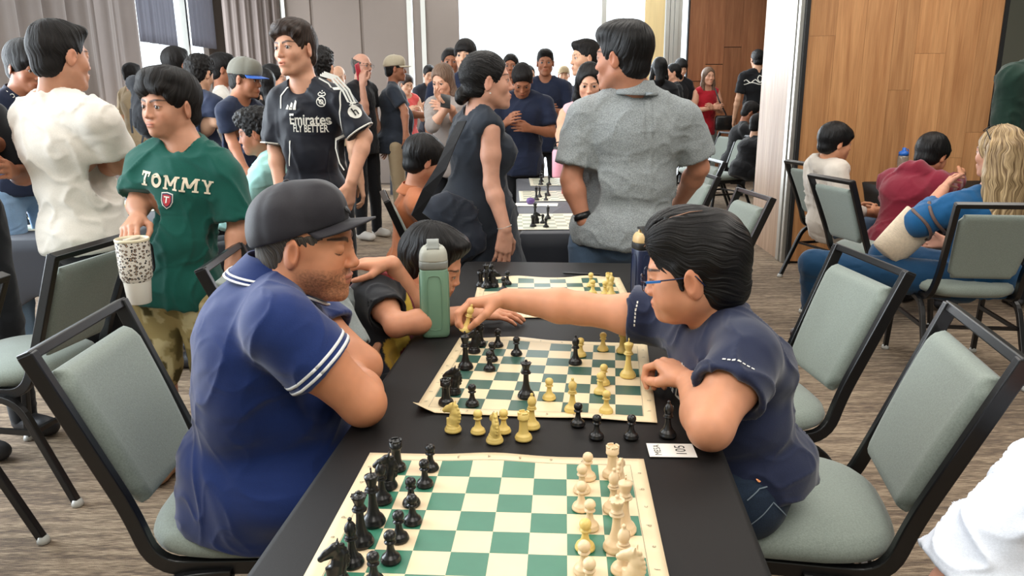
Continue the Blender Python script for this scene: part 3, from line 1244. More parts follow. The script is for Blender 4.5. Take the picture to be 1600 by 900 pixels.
for kd, cn, px, py, lb, rz in (
    ('king', BL, 727.6, 575, 'tall black king on the left files ' + B_, .5), ('knight', BL, 740.6, 550, 'black knight behind the tall black king ' + B_, PI),
    ('rook', BL, 750, 539, 'black rook on the far left corner ' + B_, 0), ('pawn', BL, 778, 541, 'black pawn on the far edge, left of centre ' + B_, 0),
    ('pawn', BL, 769, 563, 'black pawn standing behind another black pawn ' + B_, 0), ('pawn', BL, 765, 578, 'shiny black pawn in front of another black pawn ' + B_, 0),
    ('pawn', BL, 807, 554, 'lone black pawn near the far edge ' + B_, 0), ('queen', BL, 822, 620, 'black queen in the centre ' + B_, 0),
    ('knight', BL, 709, 614, 'black knight facing left behind the black rook ' + B_, PI), ('rook', BL, 697, 631, 'black rook on the near left corner ' + B_, 0),
    ('pawn', BL, 738, 633, 'black pawn on the near edge ' + B_, 0), ('bishop', BL, 899, 568, 'black bishop in front of a yellow pawn ' + B_, 0),
    ('pawn', YE, 907, 556, 'yellow pawn half hidden behind the black bishop ' + B_, 0), ('pawn', YE, 942, 547, 'yellow pawn on the far edge ' + B_, 0),
    ('rook', YE, 973, 550, 'yellow rook on the far right corner ' + B_, 0), ('king', YE, 981, 588, 'yellow king with a cross ' + B_, 0),
    ('pawn', YE, 943, 600, 'yellow pawn, rear one of an overlapping pair ' + B_, 0), ('pawn', YE, 938, 614, 'yellow pawn, front one of an overlapping pair ' + B_, 0),
    ('pawn', YE, 947, 644, 'yellow pawn nearest the lens on the right ' + B_, 0), ('bishop', YE, 894, 642, 'yellow bishop near the front edge ' + B_, 0),
    ('pawn', YE, 858, 623, 'yellow pawn beside the black queen ' + B_, 0)):
    piece(kd, cn, px, py, lb, rz, z=TZ + .004)
T_ = 'on the cloth before the middle board'
for kd, cn, px, py, lb, rz in (
    ('knight', YE, 708, 673, 'captured yellow knight, leftmost, ' + T_, 2.6), ('pawn', YE, 747, 676, 'captured yellow pawn between two knights ' + T_, 0),
    ('knight', YE, 773, 690, 'captured yellow knight beside a pawn ' + T_, 1.9), ('pawn', YE, 787, 675, 'captured yellow pawn behind the right knight ' + T_, 0),
    ('rook', YE, 818, 686, 'captured yellow rook ' + T_, 0), ('bishop', YE, 831, 668, 'captured yellow bishop behind the rook ' + T_, 0),
    ('pawn', BL, 903, 664, 'captured black pawn touching the board edge ' + T_, 0), ('pawn', BL, 932, 684, 'middle one of three captured black pawns ' + T_, 0),
    ('pawn', BL, 986, 684, 'captured black pawn nearest the name card ' + T_, 0), ('bishop', BL, 1043, 681, 'captured black bishop by the elbow of the boy with glasses', 0)):
    piece(kd, cn, px, py, lb, rz, z=TZ + .001)
C_ = 'on the board under the reaching arm'
for kd, cn, px, py, lb in (('rook', BL, 751, 447, 'black rook at the left end ' + C_), ('queen', BL, 760, 449, 'black queen in the left cluster ' + C_), ('bishop', BL, 768, 441, 'black bishop at the rear of the left cluster ' + C_),
                           ('knight', BL, 772, 448, 'black knight in the left cluster ' + C_), ('pawn', BL, 793, 444, 'rear black pawn of the right-hand pair ' + C_), ('pawn', BL, 787, 454, 'front black pawn of the right-hand pair ' + C_),
                           ('pawn', YE, 923, 447, 'rear yellow pawn of a pair ' + C_), ('pawn', YE, 926, 459, 'front yellow pawn of a pair ' + C_), ('rook', YE, 951, 452, 'yellow rook at the right end ' + C_),
                           ('bishop', YE, 955, 462, 'yellow bishop in front of the rook ' + C_), ('pawn', YE, 945, 461, 'yellow pawn beside the bishop ' + C_)):
    piece(kd, cn, px, py, lb, z=TZ + .003)
g_ = 'dark pieces on the boards of the far table'
F1_, F2_, F3_ = 'on the nearest pale board of the far table', 'on the middle pale board of the far table', 'on the farthest pale board of the far table'
for kd, px, py, lb in (('rook', 833, 354, 'dark rook ' + F1_), ('knight', 838, 349, 'dark knight ' + F1_), ('queen', 836, 341, 'dark queen ' + F1_), ('pawn', 853, 355, 'nearest dark pawn ' + F1_), ('pawn', 848, 349, 'second dark pawn ' + F1_), ('bishop', 856, 342, 'dark bishop ' + F1_),
                       ('king', 838, 313, 'dark king ' + F2_), ('bishop', 843, 308, 'dark bishop ' + F2_), ('pawn', 853, 313, 'dark pawn ' + F2_), ('queen', 856, 306, 'dark queen ' + F2_),
                       ('king', 845, 289, 'dark king ' + F3_), ('queen', 846, 284, 'dark queen ' + F3_), ('bishop', 858, 289, 'dark bishop ' + F3_)):
    piece(kd, BL, px, py, lb, z=TZ + .002, group=g_)
L1_ = 'on the pale board at the left edge'
for kd, px, py, lb in (('rook', 35, 350, 'dark rook ' + L1_), ('knight', 43, 351, 'dark knight ' + L1_), ('queen', 50, 347, 'dark queen ' + L1_), ('bishop', 58, 347, 'dark bishop ' + L1_), ('pawn', 62, 351, 'dark pawn ' + L1_)):
    piece(kd, BL, px, py, lb, z=TZ + .002, group='dark pieces on the board at the left edge')
L2_ = 'behind the white t-shirt, next to the green sleeve'
for kd, cn, px, py, lb in (('queen', BL, 186, 306, 'dark queen ' + L2_), ('king', BL, 193, 305, 'dark king ' + L2_), ('bishop', BL, 199, 308, 'dark bishop ' + L2_), ('rook', BL, 204, 304, 'dark rook ' + L2_), ('knight', YE, 194, 334, 'yellow knight ' + L2_), ('rook', YE, 203, 334, 'yellow rook ' + L2_)):
    piece(kd, cn, px, py, lb, z=TZ + .002)


# ---------------------------------------------------------------- cards, paper, pen
def card(px, py, w, h, rz, label, texts, z=TZ + .0006, cat='card'):
    q = onz(px, py, z)
    r = empty('table_card', (q[0], q[1], z), rz, label=label, cat=cat)
    MB().box((0, 0, .0006), (w, h, .0006)).build('card_sheet', M_white, r)
    for (t, x, y, s, a) in texts:
        vs, fs = text_mesh(t, s, False)
        c, s_ = math.cos(a), math.sin(a)
        MB().add([(x + u * c - v * s_, y + u * s_ + v * c, .0012) for u, v, _ in vs], fs).build('lettering', M_ink, r)
    return r


card(1049, 704, .088, .056, -.05, 'white table card reading MESA 105 by the elbow of the boy with glasses', [('MESA', -.026, 0, .018, PI / 2), ('105', .018, 0, .028, PI / 2)])
cb_ = card(1018, 536, .062, .022, -.06, 'small white printed card at the far right corner of the middle board', [('EST', -.018, .0, .009, .3)])
mb = MB()
for k in range(16):
    mb.box((.012 + (k % 4) * .005, -.006 + (k // 4) * .004, .0012), (.0024 if (k * 7) % 3 else .004, .0018, .0003))
mb.build('printed_marks', M_ink, cb_, kind='stuff')
q = onz(908, 428, TZ + .005)
pn = MB().sweep([(-.07, 0, 0), (-.062, 0, 0), (.05, 0, 0), (.07, 0, 0)], .009, .009, (0, 1, 0), n=10, radii=[.3, 1, 1, .8])
o = pn.build('pen', M_black, label='black pen lying beyond the board under the reaching arm', cat='pen')
o.location = q
o.rotation_euler = (0, 0, -.25)
q = onz(838, 320, TZ)
o = MB().box((0, 0, .001), (.26, .12, .002)).build('paper_sheet', M_white, label='white sheet of paper beside the nearest pale board of the far table', cat='paper')
o.location = q
o.rotation_euler = (0, 0, -.1)
o = MB().lathe([(.0, 0), (.02, .004), (.027, .02), (.02, .036), (0, .042)], n=16, cap=False).build('bottle_cap_ball', mat('purple_orange_plastic', (96, 70, 130), .4), label='small purple ball on the white sheet of the far table', cat='ball')
o.location = onz(829, 319, TZ + .002)

# ---------------------------------------------------------------- bottles


def squircle(n, hw, e=3.2):
    return [(abs(math.cos(a)) ** (2 / e) * (1 if math.cos(a) > 0 else -1) * hw, abs(math.sin(a)) ** (2 / e) * (1 if math.sin(a) > 0 else -1) * hw) for a in [2 * PI * k / n for k in range(n)]]


def loft(mb, rings, mi=0, cap=True):
    n = len(rings[0])
    P = [p for r in rings for p in r]
    F = []
    for i in range(len(rings) - 1):
        for k in range(n):
            k2 = (k + 1) % n
            F.append((i * n + k, i * n + k2, (i + 1) * n + k2, (i + 1) * n + k))
    if cap:
        F.append(tuple(range(n))[::-1])
        F.append(tuple((len(rings) - 1) * n + k for k in range(n)))
    mb.add(P, F, mi, True)


M_sage = mat('sage_painted_steel', (112, 148, 124), .42, spec=.5)
M_lidgrey = mat('pale_grey_plastic', (176, 178, 166), .45)
M_lidgrey2 = mat('mid_grey_plastic', (128, 132, 126), .45)
M_navy = mat('navy_painted_steel', (26, 36, 66), .35, spec=.5)
M_beige = mat('beige_plastic', (212, 180, 128), .4)


def flip_bottle(px, py, hw, H, mbody, mlid, mlid2, label, rz=0, lidh=.26):
    q = onz(px, py, TZ)
    r = empty('water_bottle', q, rz, label=label, cat='bottle')
    mb = MB()
    hb = H * (1 - lidh)
    rg = []
    for z, k, e in ((0, .90, 4.5), (.004, .97, 3.6), (.012, 1, 3.6), (hb * .5, 1, 3.6), (hb - .004, .97, 4), (hb, .93, 4)):
        rg.append([(x, y, z) for x, y in squircle(40, hw * k, e)])
    loft(mb, rg)
    mb.build('body', mbody, r)
    # pressed grip panel on the sides
    for s in range(4):
        a = s * PI / 2
        pts = []
        for t in range(25):
            u = 2 * PI * t / 24
            y = abs(math.cos(u)) ** .35 * (1 if math.cos(u) > 0 else -1) * hw * .52
            z = hb * .52 + abs(math.sin(u)) ** .6 * (1 if math.sin(u) > 0 else -1) * hb * .40
            pts.append((hw * 1.001 * math.cos(a) - y * math.sin(a), hw * 1.001 * math.sin(a) + y * math.cos(a), z))
        MB().sweep(pts[:-1], .0022, .0016, (math.cos(a), math.sin(a), 0), closed=True, n=6).build('grip_outline', mbody, r)
    mb = MB()
    rg = []
    for z, k, e in ((hb, .95, 4), (hb + .004, 1, 4), (hb + .018, 1.0, 4), (hb + .022, .97, 3.6)):
        rg.append([(x, y, z) for x, y in squircle(40, hw * k, e)])
    loft(mb, rg)
    mb.build('lid_collar', mlid2, r)
    mb = MB()
    rg = []
    for t in range(9):
        u = t / 8
        k = .98 * math.sqrt(max(.0, 1 - (u * .80) ** 3))
        rg.append([(x, y, hb + .021 + u * (H * lidh - .03)) for x, y in squircle(40, hw * k, 3)])
    loft(mb, rg)
    lid = mb.build('lid', mlid, r)
    zt = H - .008
    # flip spout cover and carry loop
    mb = MB()
    mb.grid(lambda u, v: (-hw * .42 + hw * .84 * u, hw * .60 - hw * 1.3 * v, zt + .008 * math.sin(PI * min(1, .25 + v)) + .002 - .028 * max(0, v - .55) ** 1.2), 8, 10)
    o = mb.build('spout_cover', mlid2, r)
    s = o.modifiers.new('s', 'SOLIDIFY')
    s.thickness = .007
    MB().sweep([(hw * .52 * math.cos(t), -hw * .2 + hw * .75 * math.sin(t) * .9, zt - .006 + .012 * math.sin(t)) for t in np.linspace(-.2, PI + .2, 14)], .006, .009, (0, 0, 1), n=8).build('carry_loop', mlid, r)
    return r


flip_bottle(681, 522, .0400, .262, M_sage, M_lidgrey, M_lidgrey2, 'sage green steel water bottle with a grey flip lid, standing on the table corner', rz=.1)
nb = flip_bottle(1003, 470, .034, .235, M_navy, M_beige, M_dark, 'navy water bottle with a beige lid half hidden behind the boy with glasses', rz=.3)
# clear bottle with blue lid on the right table
q = onz(1408, 276, TZ)
r = empty('water_bottle', q, label='clear plastic bottle with a blue lid in front of the wooden partition', cat='bottle')
M_clear = mat('clear_plastic', (205, 205, 200), .12, spec=.5)
bsdf(M_clear).inputs['Transmission Weight'].default_value = .75
M_blue = mat('blue_plastic', (44, 108, 200), .4)
MB().lathe([(.036, 0), (.04, .006), (.04, .06), (.036, .08), (.04, .10), (.04, .15), (.036, .165)], n=24).build('body', M_clear, r)
MB().lathe([(.037, .163), (.037, .19), (.02, .2), (.014, .205), (.014, .222), (.006, .225)], n=24).build('lid', M_blue, r)
MB().sweep([(.014, 0, .215), (.03, 0, .21), (.037, 0, .195)], .008, .005, (0, 1, 0)).build('spout_loop', M_blue, r)
# ---------------------------------------------------------------- people
def attr_mat(name, rough, spec=.4, sss=0, bump=None, sheen=0):
    return mat(name, (128, 128, 128), rough, spec=spec, sss=sss, bump=bump, sheen=sheen, attr='Col')


M_skin = attr_mat('skin', .5, .4, .12, (320, .12, None, .001))
M_skin_far = attr_mat('skin_far', .55, .35)
M_eye = attr_mat('eye_surface', .12, .6)


def hair_mat(name, c0, c1=None, rough=.38, fine=34):
    c1 = c1 or tuple(min(255, x * 1.7 + 14) for x in c0)
    m = mat(name, c0, rough, spec=.24)
    N = NT(m)
    b = bsdf(m)
    at_ = N.a('ShaderNodeAttribute', attribute_name='flow')
    mp = N.a('ShaderNodeMapping')
    mp.inputs['Scale'].default_value = (fine, fine, 1.6)
    N.ln(at_.outputs['Vector'], mp.inputs[0])
    nz = N.a('ShaderNodeTexNoise', i_Scale=1.0, i_Detail=3.0)
    N.ln(mp.outputs[0], nz.inputs['Vector'])
    cr = N.a('ShaderNodeValToRGB')
    cr.color_ramp.elements[0].position = .35
    cr.color_ramp.elements[0].color = srgb(c0) + (1,)
    cr.color_ramp.elements[1].position = .75
    cr.color_ramp.elements[1].color = srgb(c1) + (1,)
    N.ln(nz.outputs[0], cr.inputs[0])
    N.ln(cr.outputs[0], b.inputs['Base Color'])
    bp = N.a('ShaderNodeBump', i_Strength=.7, i_Distance=.004)
    N.ln(nz.outputs[0], bp.inputs['Height'])
    N.ln(bp.outputs[0], b.inputs['Normal'])
    return m


H_black = hair_mat('black_hair', (7, 6, 7), (26, 23, 23), .42)
H_soft = hair_mat('soft_black_hair', (10, 8, 8), (30, 25, 23), .6)
H_brown = hair_mat('dark_brown_hair', (26, 18, 15), (70, 52, 42), .5)
H_grey = hair_mat('greying_hair', (44, 40, 38), (120, 112, 104), .6, 60)
H_blond = hair_mat('streaked_blond_hair', (96, 72, 48), (226, 196, 150), .45, 24)
H_lbrown = hair_mat('light_brown_hair', (84, 62, 50), (150, 124, 104), .5)


def frame(yaw, pitch=0, roll=0):
    """columns: right, forward, up; yaw in degrees, 0 looks along +X, 90 away from the lens"""
    y, p, r = map(math.radians, (yaw, pitch, roll))
    f = np.array([math.cos(y) * math.cos(p), math.sin(y) * math.cos(p), math.sin(p)])
    rt = nrm(np.cross(f, (0, 0, 1)))
    u = np.cross(rt, f)
    rt2 = rt * math.cos(r) + u * math.sin(r)
    u2 = -rt * math.sin(r) + u * math.cos(r)
    return np.stack([rt2, f, u2], 1)


class HF:
    def __init__(s, c, R, k):
        s.c = np.array(c, float)
        s.R = R
        s.k = k

    def p(s, q):
        return s.c + s.R @ (np.array(q, float) * s.k)

    def inv(s, P):
        return (P - s.c) @ s.R / s.k

    def ell(s, c, r, k=.01, R=None):
        return Ell(s.p(c), np.array(r) * s.k, s.R if R is None else s.R @ R, k * s.k)

    def cap(s, a, b, ra, rb=None, k=.01, flat=None):
        return Cap(s.p(a), s.p(b), ra * s.k, (ra if rb is None else rb) * s.k, None if flat is None else (s.R @ np.array(flat[0]), flat[1]), k * s.k)


def rotm(ax, deg):
    return np.array(Matrix.Rotation(math.radians(deg), 3, ax))


def head_prims(h, nose=1.0, jaw=1.0, fat=0.0, fem=0, child=0, lips=1.0, brow=1.0, mouth_open=0, gaze=0):
    ch = child
    zk = 1 - .15 * ch

    def zf(p):
        return (p[0], p[1] * (1 - .04 * ch * (p[2] < -.02)), p[2] * zk if p[2] < 0 else p[2])

    def e(q, r, k=.01, R=None):
        return h.ell(zf(q), r, k, R)

    def c(a, b, *r_, **kw_):
        return h.cap(zf(a), zf(b), *r_, **kw_)
    P = [h.ell((0, -.012, .030 + .008 * ch), (.0745 + .002 * ch, .095, .088 + .005 * ch), .02),
         e((0, .020, -.020), (.062 + fat * .006, .066, .085), .02),
         c((0, .024, -.048), (0, .056 - .004 * ch, -.086 + .006 * ch), .041 + fat * .005, .024 + fat * .004, .02)]
    for s in (-1, 1):
        P += [c((s * .046 * jaw, .002, -.052), (s * .020, .052, -.092 + .006 * ch), .020 + fat * .004, .016, .024),
              e((s * .035, .056, -.024), (.025, .024, .024 + fat * .004), .02)]
    if fat or ch:
        for s in (-1, 1):
            P.append(e((s * .036, .048, -.048), (.022 + fat * .008, .024 + fat * .004, .026), .02))
    P += [c((-.032, .0755, .022), (.032, .0755, .022), .0115 * (.7 + .3 * brow), None, .014),
          e((0, .0735, -.064), (.030, .021, .024), .014),
          e((0, .0745, -.0985 + .006 * ch), (.019 * jaw, .0155, .016), .014),
          c((0, .0865, .010), (0, .0975 + .004 * (nose - 1) * 3, -.025), .0070, .0086, .012),
          e((0, .0985 + .006 * (nose - 1), -.0290), np.array((.0105, .0115, .0092)) * (.5 + .5 * nose), .006)]
    for s in (-1, 1):
        P.append(e((s * .0112, .0925, -.033), (.0068, .0098, .0066), .005))
    S0 = []
    for s in (-1, 1):  # soft eye sockets
        S0.append(e((s * .0315, .100, .0035), (.019, .018, .0125), .016))
    P2 = [e((0, .0905, -.0575), np.array((.0205, .0080, .0046)) * lips, .004), e((0, .0885, -.0675 - .006 * mouth_open), np.array((.0175, .0085, .0056)) * lips, .004)]
    for s in (-1, 1):
        P2.append(e((s * .0315, .0742, .0045), (.0142, .0142, .0125), .006))  # lids over the ball
        P2.append(e((s * .0775, -.006, -.006), (.0065, .0185, .032), .006, rotm('Z', -s * 22) @ rotm('X', -10)))
    S = []
    for s in (-1, 1):
        S.append(e((s * .0315, .090, .0030), (.0128, .016, .0052), .0022, rotm('Y', s * 4)))
        S.append(e((s * .0875, .0015, -.003), (.0065, .0095, .0185), .004, rotm('Z', -s * 22)))
        S.append(e((s * .0058, .0985, -.0395), (.003, .0042, .0026), .002))
    if mouth_open:
        S.append(e((0, .098, -.0628 - .002 * mouth_open), (.012, .012, .002 + .003 * mouth_open), .002))
    else:
        S.append(c((-.019, .1035, -.0625), (.019, .1035, -.0625), .0048, None, .003))
    return P, S0, P2, S


def paint_head(h, P, base, hairc, stubble=0, brow=1., lipc=None, child=0, closed=0):
    q = h.inv(P)
    q[:, 2] = np.where(q[:, 2] < 0, q[:, 2] / (1 - .15 * child), q[:, 2])
    col = np.tile(np.array(base, float), (len(P), 1))

    def mix(m, c):
        m = np.clip(m, 0, 1)[:, None]
        col[:] = col * (1 - m) + np.array(c, float) * m
    x, y, z = q.T
    ax = np.abs(x)
    # warmer cheeks, ears, nose
    red = np.array(base) * np.array((1.04, .84, .80))
    mix(.5 * np.exp(-((ax - .040) / .02) ** 2 - ((z + .035) / .018) ** 2) * (y > .02), red)
    mix(.5 * np.exp(-(ax / .014) ** 2 - ((z + .03) / .012) ** 2) * (y > .09), red)
    mix(.45 * (ax > .076) * (np.abs(z) < .04), red)
    if stubble:
        m = (z < -.035 - .02 * (ax < .018) * (y > .09)) & (y > -.01)
        mm = m * np.clip((-.030 - z) / .02, 0, 1) * np.clip((y + .01) / .03, 0, 1) * (z > -.125)
        n = .55 + .6 * vnoise(q * 420, 3)
        mix(stubble * mm * np.clip(n, .1, 1), hairc)
        mix(stubble * .9 * ((np.abs(z + .047) < .006) & (y > .08) & (ax < .026)) * np.clip(n, .2, 1), hairc)
    # lips
    lc = np.array(lipc if lipc is not None else np.array(base) * np.array((.92, .62, .60)), float)
    up = ((x / .0205) ** 2 + ((z + .0575) / .0052) ** 2 < 1.1) & (y > .08)
    lo = ((x / .018) ** 2 + ((z + .0675) / .0062) ** 2 < 1.1) & (y > .08)
    mix((up | lo) * .75, lc)
    mix(((np.abs(z + .0625) < .0012) & (ax < .0195) & (y > .08)) * .75, lc * .35)  # shade of the gap between the lips, painted as a dark line
    mix((((ax - .0058) / .0035) ** 2 + ((z + .0385) / .003) ** 2 < 1) * (y > .085) * .7, np.array(base) * .25)  # shade inside the nostrils put into the skin colour
    # brows: a tapered arch
    bx = (ax - .031) / .021
    zc = .0225 + .004 * (1 - bx ** 2) + .0025 * bx
    th = .0040 * (1 - .55 * np.clip(bx, 0, 1)) * brow
    m = np.clip(1.4 - (np.abs(z - zc) / th) ** 2, 0, 1) * (np.abs(bx) < 1.05) * (y > .045)
    mix(m * .92, hairc)
    if closed:
        bz = -.0035 - .004 * (1 - ((ax - .0315) / .015) ** 2)
        mix((np.abs(z - bz) < .0016) * (np.abs(ax - .0315) < .0155) * (y > .05) * .85, np.array(hairc) * .6)
        return col
    # lash line
    m = (((ax - .0315) / .0158) ** 2 + ((z - .0040) / .0075) ** 2 < 1.0) & (((ax - .0315) / .0135) ** 2 + ((z - .0028) / .0048) ** 2 > .8) & (y > .06) & (z > .003)
    mix(m * .6, np.array(hairc) * .7)
    return col


EYES = {}


def eye_mesh(iris):
    if iris in EYES:
        return EYES[iris]
    n = 20
    P = []
    C = []
    for i in range(n + 1):
        th = PI * i / n
        for k in range(24):
            a = 2 * PI * k / 24
            P.append((math.sin(th) * math.cos(a), math.cos(th), math.sin(th) * math.sin(a)))
            C.append((.008, .007, .006) if th < .26 else (srgb(iris) if th < .58 else ((.05, .04, .04) if th < .64 else (.52, .48, .46))))
    Q = [(i * 24 + k, i * 24 + (k + 1) % 24, (i + 1) * 24 + (k + 1) % 24, (i + 1) * 24 + k) for i in range(n) for k in range(24)]
    o = np_obj('eye', np.array(P), np.array(Q), M_eye, col=np.array(C))
    EYES[iris] = o.data
    bpy.data.objects.remove(o)
    return EYES[iris]


def hair_obj(h, prims, subs, extras, m, v, root, axis=(0, -.35, 1), amp=.0016, curly=0, name='hair', lo=None, hi=None, cuts=(), freq=(16, 1.6), extra_subs=()):
    allp = prims + extras
    lo = np.min([p.lo for p in allp], 0) - .012
    hi = np.max([p.hi for p in allp], 0) + .012
    F = Field(lo, hi, v)
    for p in prims:
        F.add(p)
    for p in subs:
        F.sub(p)
    for c in cuts:
        F.cut(*c)
    for p in extras:
        F.add(p)
    for p in extra_subs:
        F.sub(p)
    P, Q = F.mesh()
    if not len(P):
        return None
    q = h.inv(P)
    a = nrm(axis)
    t = nrm(np.cross(a, (1, .01, 0)) if abs(a[0]) < .9 else np.cross(a, (0, 0, 1)))
    b = np.cross(a, t)
    qa = q - np.array((0, -.012, .03))
    az = np.arctan2(qa @ b, qa @ t)
    pol = np.arccos(np.clip((qa @ a) / (np.linalg.norm(qa, axis=1) + 1e-9), -1, 1))
    wob = .12 * vnoise(q * 30, 9)
    flow = np.stack([np.cos(az + wob), np.sin(az + wob), pol], 1)
    n = normals(P, Q)
    if curly:
        d = vnoise(q * 150, 1) * curly + vnoise(q * 75, 2) * curly * 1.2
    else:
        d = amp * h.k * (1.3 * vnoise(flow * np.array((freq[0], freq[0], freq[1])), 4) + .8 * vnoise(flow * np.array((freq[0] * .4, freq[0] * .4, freq[1])), 5))
    P = P + n * d[:, None]
    return np_obj(name, P, Q, m, root, flow=flow)


def std_hair(h, style, m, v, root, kid=0, capped=False):
    if kid:
        h = HF(h.p((0, 0, .006 * kid)), h.R, h.k * (1 + .035 * kid))
    """hair of a head by style word; returns the object"""
    e, c = h.ell, h.cap
    nape = -.078
    base = lambda g, up=0: [e((0, -.017, .034 + up), (.0755 + g, .0975 + g, .088 + g), .01), e((0, -.045, -.035), (.060 + g * .6, .056 + g, .05), .02)]
    face = [e((0, .090, -.035), (.078, .070, .098), .012), e((0, .02, -.095), (.1, .072, .062), .01)]
    for s in (-1, 1):
        face.append(e((s * .085, .008, -.030), (.02, .032, .052), .008))
    cut = [(h.p((0, -.06, nape)), h.R @ np.array((0, -.15, -1.)), .004)]
    X = []
    if capped:
        return hair_obj(h, base(.004), face, [], m, v, root, cuts=cut + [(h.p((0, 0, .030)), h.R @ np.array((0, -.1, 1.)), .004)])
    if style == 'short':
        return hair_obj(h, base(.008, .003), face, [e((0, .040, .088), (.055, .042, .030), .02)], m, v, root, cuts=cut)
    if style == 'fade':   # full on top, clipped sides
        X = [e((0, -.005, .085), (.070, .088, .050), .02), e((0, .055, .090), (.050, .036, .028), .02), e((.012, .068, .098), (.04, .026, .02), .015)]
        return hair_obj(h, base(.0035), face, X, m, v, root, cuts=cut)
    if style == 'volume':
        X = [e((0, .010, .088), (.078, .092, .052), .02), e((.01, .062, .082), (.055, .036, .032), .02), e((0, -.05, .06), (.08, .066, .07), .02)]
        return hair_obj(h, base(.007), face, X, m, v, root, cuts=cut)
    if style == 'bowl':
        face = [e((0, .098, -.055), (.066, .062, .095), .008), e((0, .02, -.095), (.1, .072, .070), .01)]
        for s in (-1, 1):
            face.append(e((s * .088, .012, -.040), (.022, .034, .052), .008))
        X = [e((0, .052, .062), (.062, .046, .038), .015), e((.02, .070, .050), (.046, .026, .020), .01), e((-.03, .062, .046), (.034, .028, .020), .01), e((-.058, .03, .030), (.022, .035, .036), .012), e((.058, .03, .030), (.022, .035, .036), .012)]
        return hair_obj(h, base(.013, .004), face, X, m, v, root, cuts=cut, axis=(0, -.3, 1))
    if style == 'fringe':   # long swept fringe to the side
        X = [e((0, .030, .085), (.075, .074, .048), .02), e((.028, .068, .056), (.044, .030, .028), .012), e((-.030, .066, .062), (.040, .030, .024), .012), e((.058, .040, .038), (.022, .034, .036), .012), e((-.060, .036, .042), (.020, .032, .032), .012)]
        return hair_obj(h, base(.006, .002), face, X, m, v, root, cuts=cut)
    if style == 'swept':
        X = [e((0, .004, .088), (.076, .090, .048), .02), e((.010, .066, .090), (.052, .032, .030), .016), c((-.040, .076, .082), (.040, .088, .064), .017, .013, .014), c((.040, .082, .066), (.066, .050, .040), .015, .010, .012), e((-.056, .048, .066), (.020, .030, .024), .012)]
        return hair_obj(h, base(.007), face, X, m, v, root, cuts=cut, axis=(-.5, -.1, 1))
    if style == 'curly':
        X = [e((0, .015, .085), (.074, .085, .050), .02), e((0, .060, .072), (.055, .032, .030), .02)]
        return hair_obj(h, base(.008), face, X, m, v, root, cuts=cut, curly=.0045 * h.k)
    if style == 'bun':
        X = [e((0, -.105, -.045), (.036, .034, .032), .012), e((.01, -.118, -.060), (.028, .026, .03), .01)]
        return hair_obj(h, base(.007), face, X, m, v, root, cuts=[(h.p((0, -.06, -.062)), h.R @ np.array((0, -.1, -1.)), .004)], axis=(0, 1, -.45), freq=(60, 2))
    if style == 'long':
        X = []
        for s in (-1, 1):
            X += [c((s * .066, -.005, .03), (s * .078, -.005, -.10), .026, .030, .02), c((s * .078, -.005, -.10), (s * .070, .012, -.22), .030, .020, .02)]
        X += [c((0, -.062, .0), (0, -.078, -.12), .056, .050, .02), c((0, -.078, -.12), (0, -.078, -.23), .050, .028, .02)]
        face = [e((0, .094, -.030), (.070, .070, .104), .012)]
        o = hair_obj(h, base(.010, .003), face, X, m, v, root, freq=(30, 1.5))
        return o
    if style == 'bald':
        face.append(e((0, .01, .085), (.075, .105, .075), .01))
        return hair_obj(h, base(.002), face, [], m, v, root, cuts=cut)
    return None


def cap_obj(h, m, root, v=.004, mb=None, label=None, tilt=4, brim_m=None, logo=None):
    """baseball cap: six-panel crown, curved brim, button"""
    e, c = h.ell, h.cap
    R = rotm('X', tilt)
    hh = HF(h.p((0, 0, .010)), h.R @ R, h.k * .97)
    P = [hh.ell((0, -.014, .046), (.086, .108, .086), .01), hh.ell((0, -.02, .02), (.085, .105, .06), .02), hh.ell((0, .045, .060), (.066, .054, .062), .02)]
    F = field_mesh(P, v, .01, [hh.ell((0, -.012, .012), (.080, .101, .088), .004)], [(hh.p((0, 0, .018)), hh.R @ np.array((0, .10, -1.)), .004)])
    Pv, Q = F
    q = hh.inv(Pv)
    az = np.arctan2(q[:, 0], q[:, 1] + .014)
    seam = np.exp(-(np.abs((az / (PI / 3)) - np.round(az / (PI / 3))) * 60 * np.hypot(q[:, 0], q[:, 1] + .014)) ** 2 * 2)
    Pv = Pv - normals(Pv, Q) * (seam * .0012 * h.k)[:, None]
    o = np_obj('cap', Pv, Q, m, root)
    mb = MB()

    def brim(u, v_):
        a = (u - .5) * 2 * 1.15
        r0x, r0y = .078, .088
        x0, y0 = math.sin(a) * r0x, -.006 + math.cos(a) * r0y
        L = .076 * max(0, math.cos(a * 1.30)) ** .5
        y = y0 + L * v_
        x = x0 * (1 + .10 * v_)
        z = .022 - .20 * x0 * x0 / .078 * (.3 + .9 * v_) - .006 * v_ + .006
        return hh.p((x, y, z))
    mb.grid(brim, 36, 8)
    b = mb.build('brim', brim_m or m, o)
    s = b.modifiers.new('s', 'SOLIDIFY')
    s.thickness = .0035
    s.offset = 0
    mb = MB().lathe([(0, -.003), (.006, -.002), (.0065, .001), (.004, .0035), (0, .004)], (0, 0, 0), 12, cap=False)
    mb.v = [tuple(hh.p((x, y - .014, z + .131))) for x, y, z in mb.v]
    k = mb.build('button', m, o)
    return o, hh


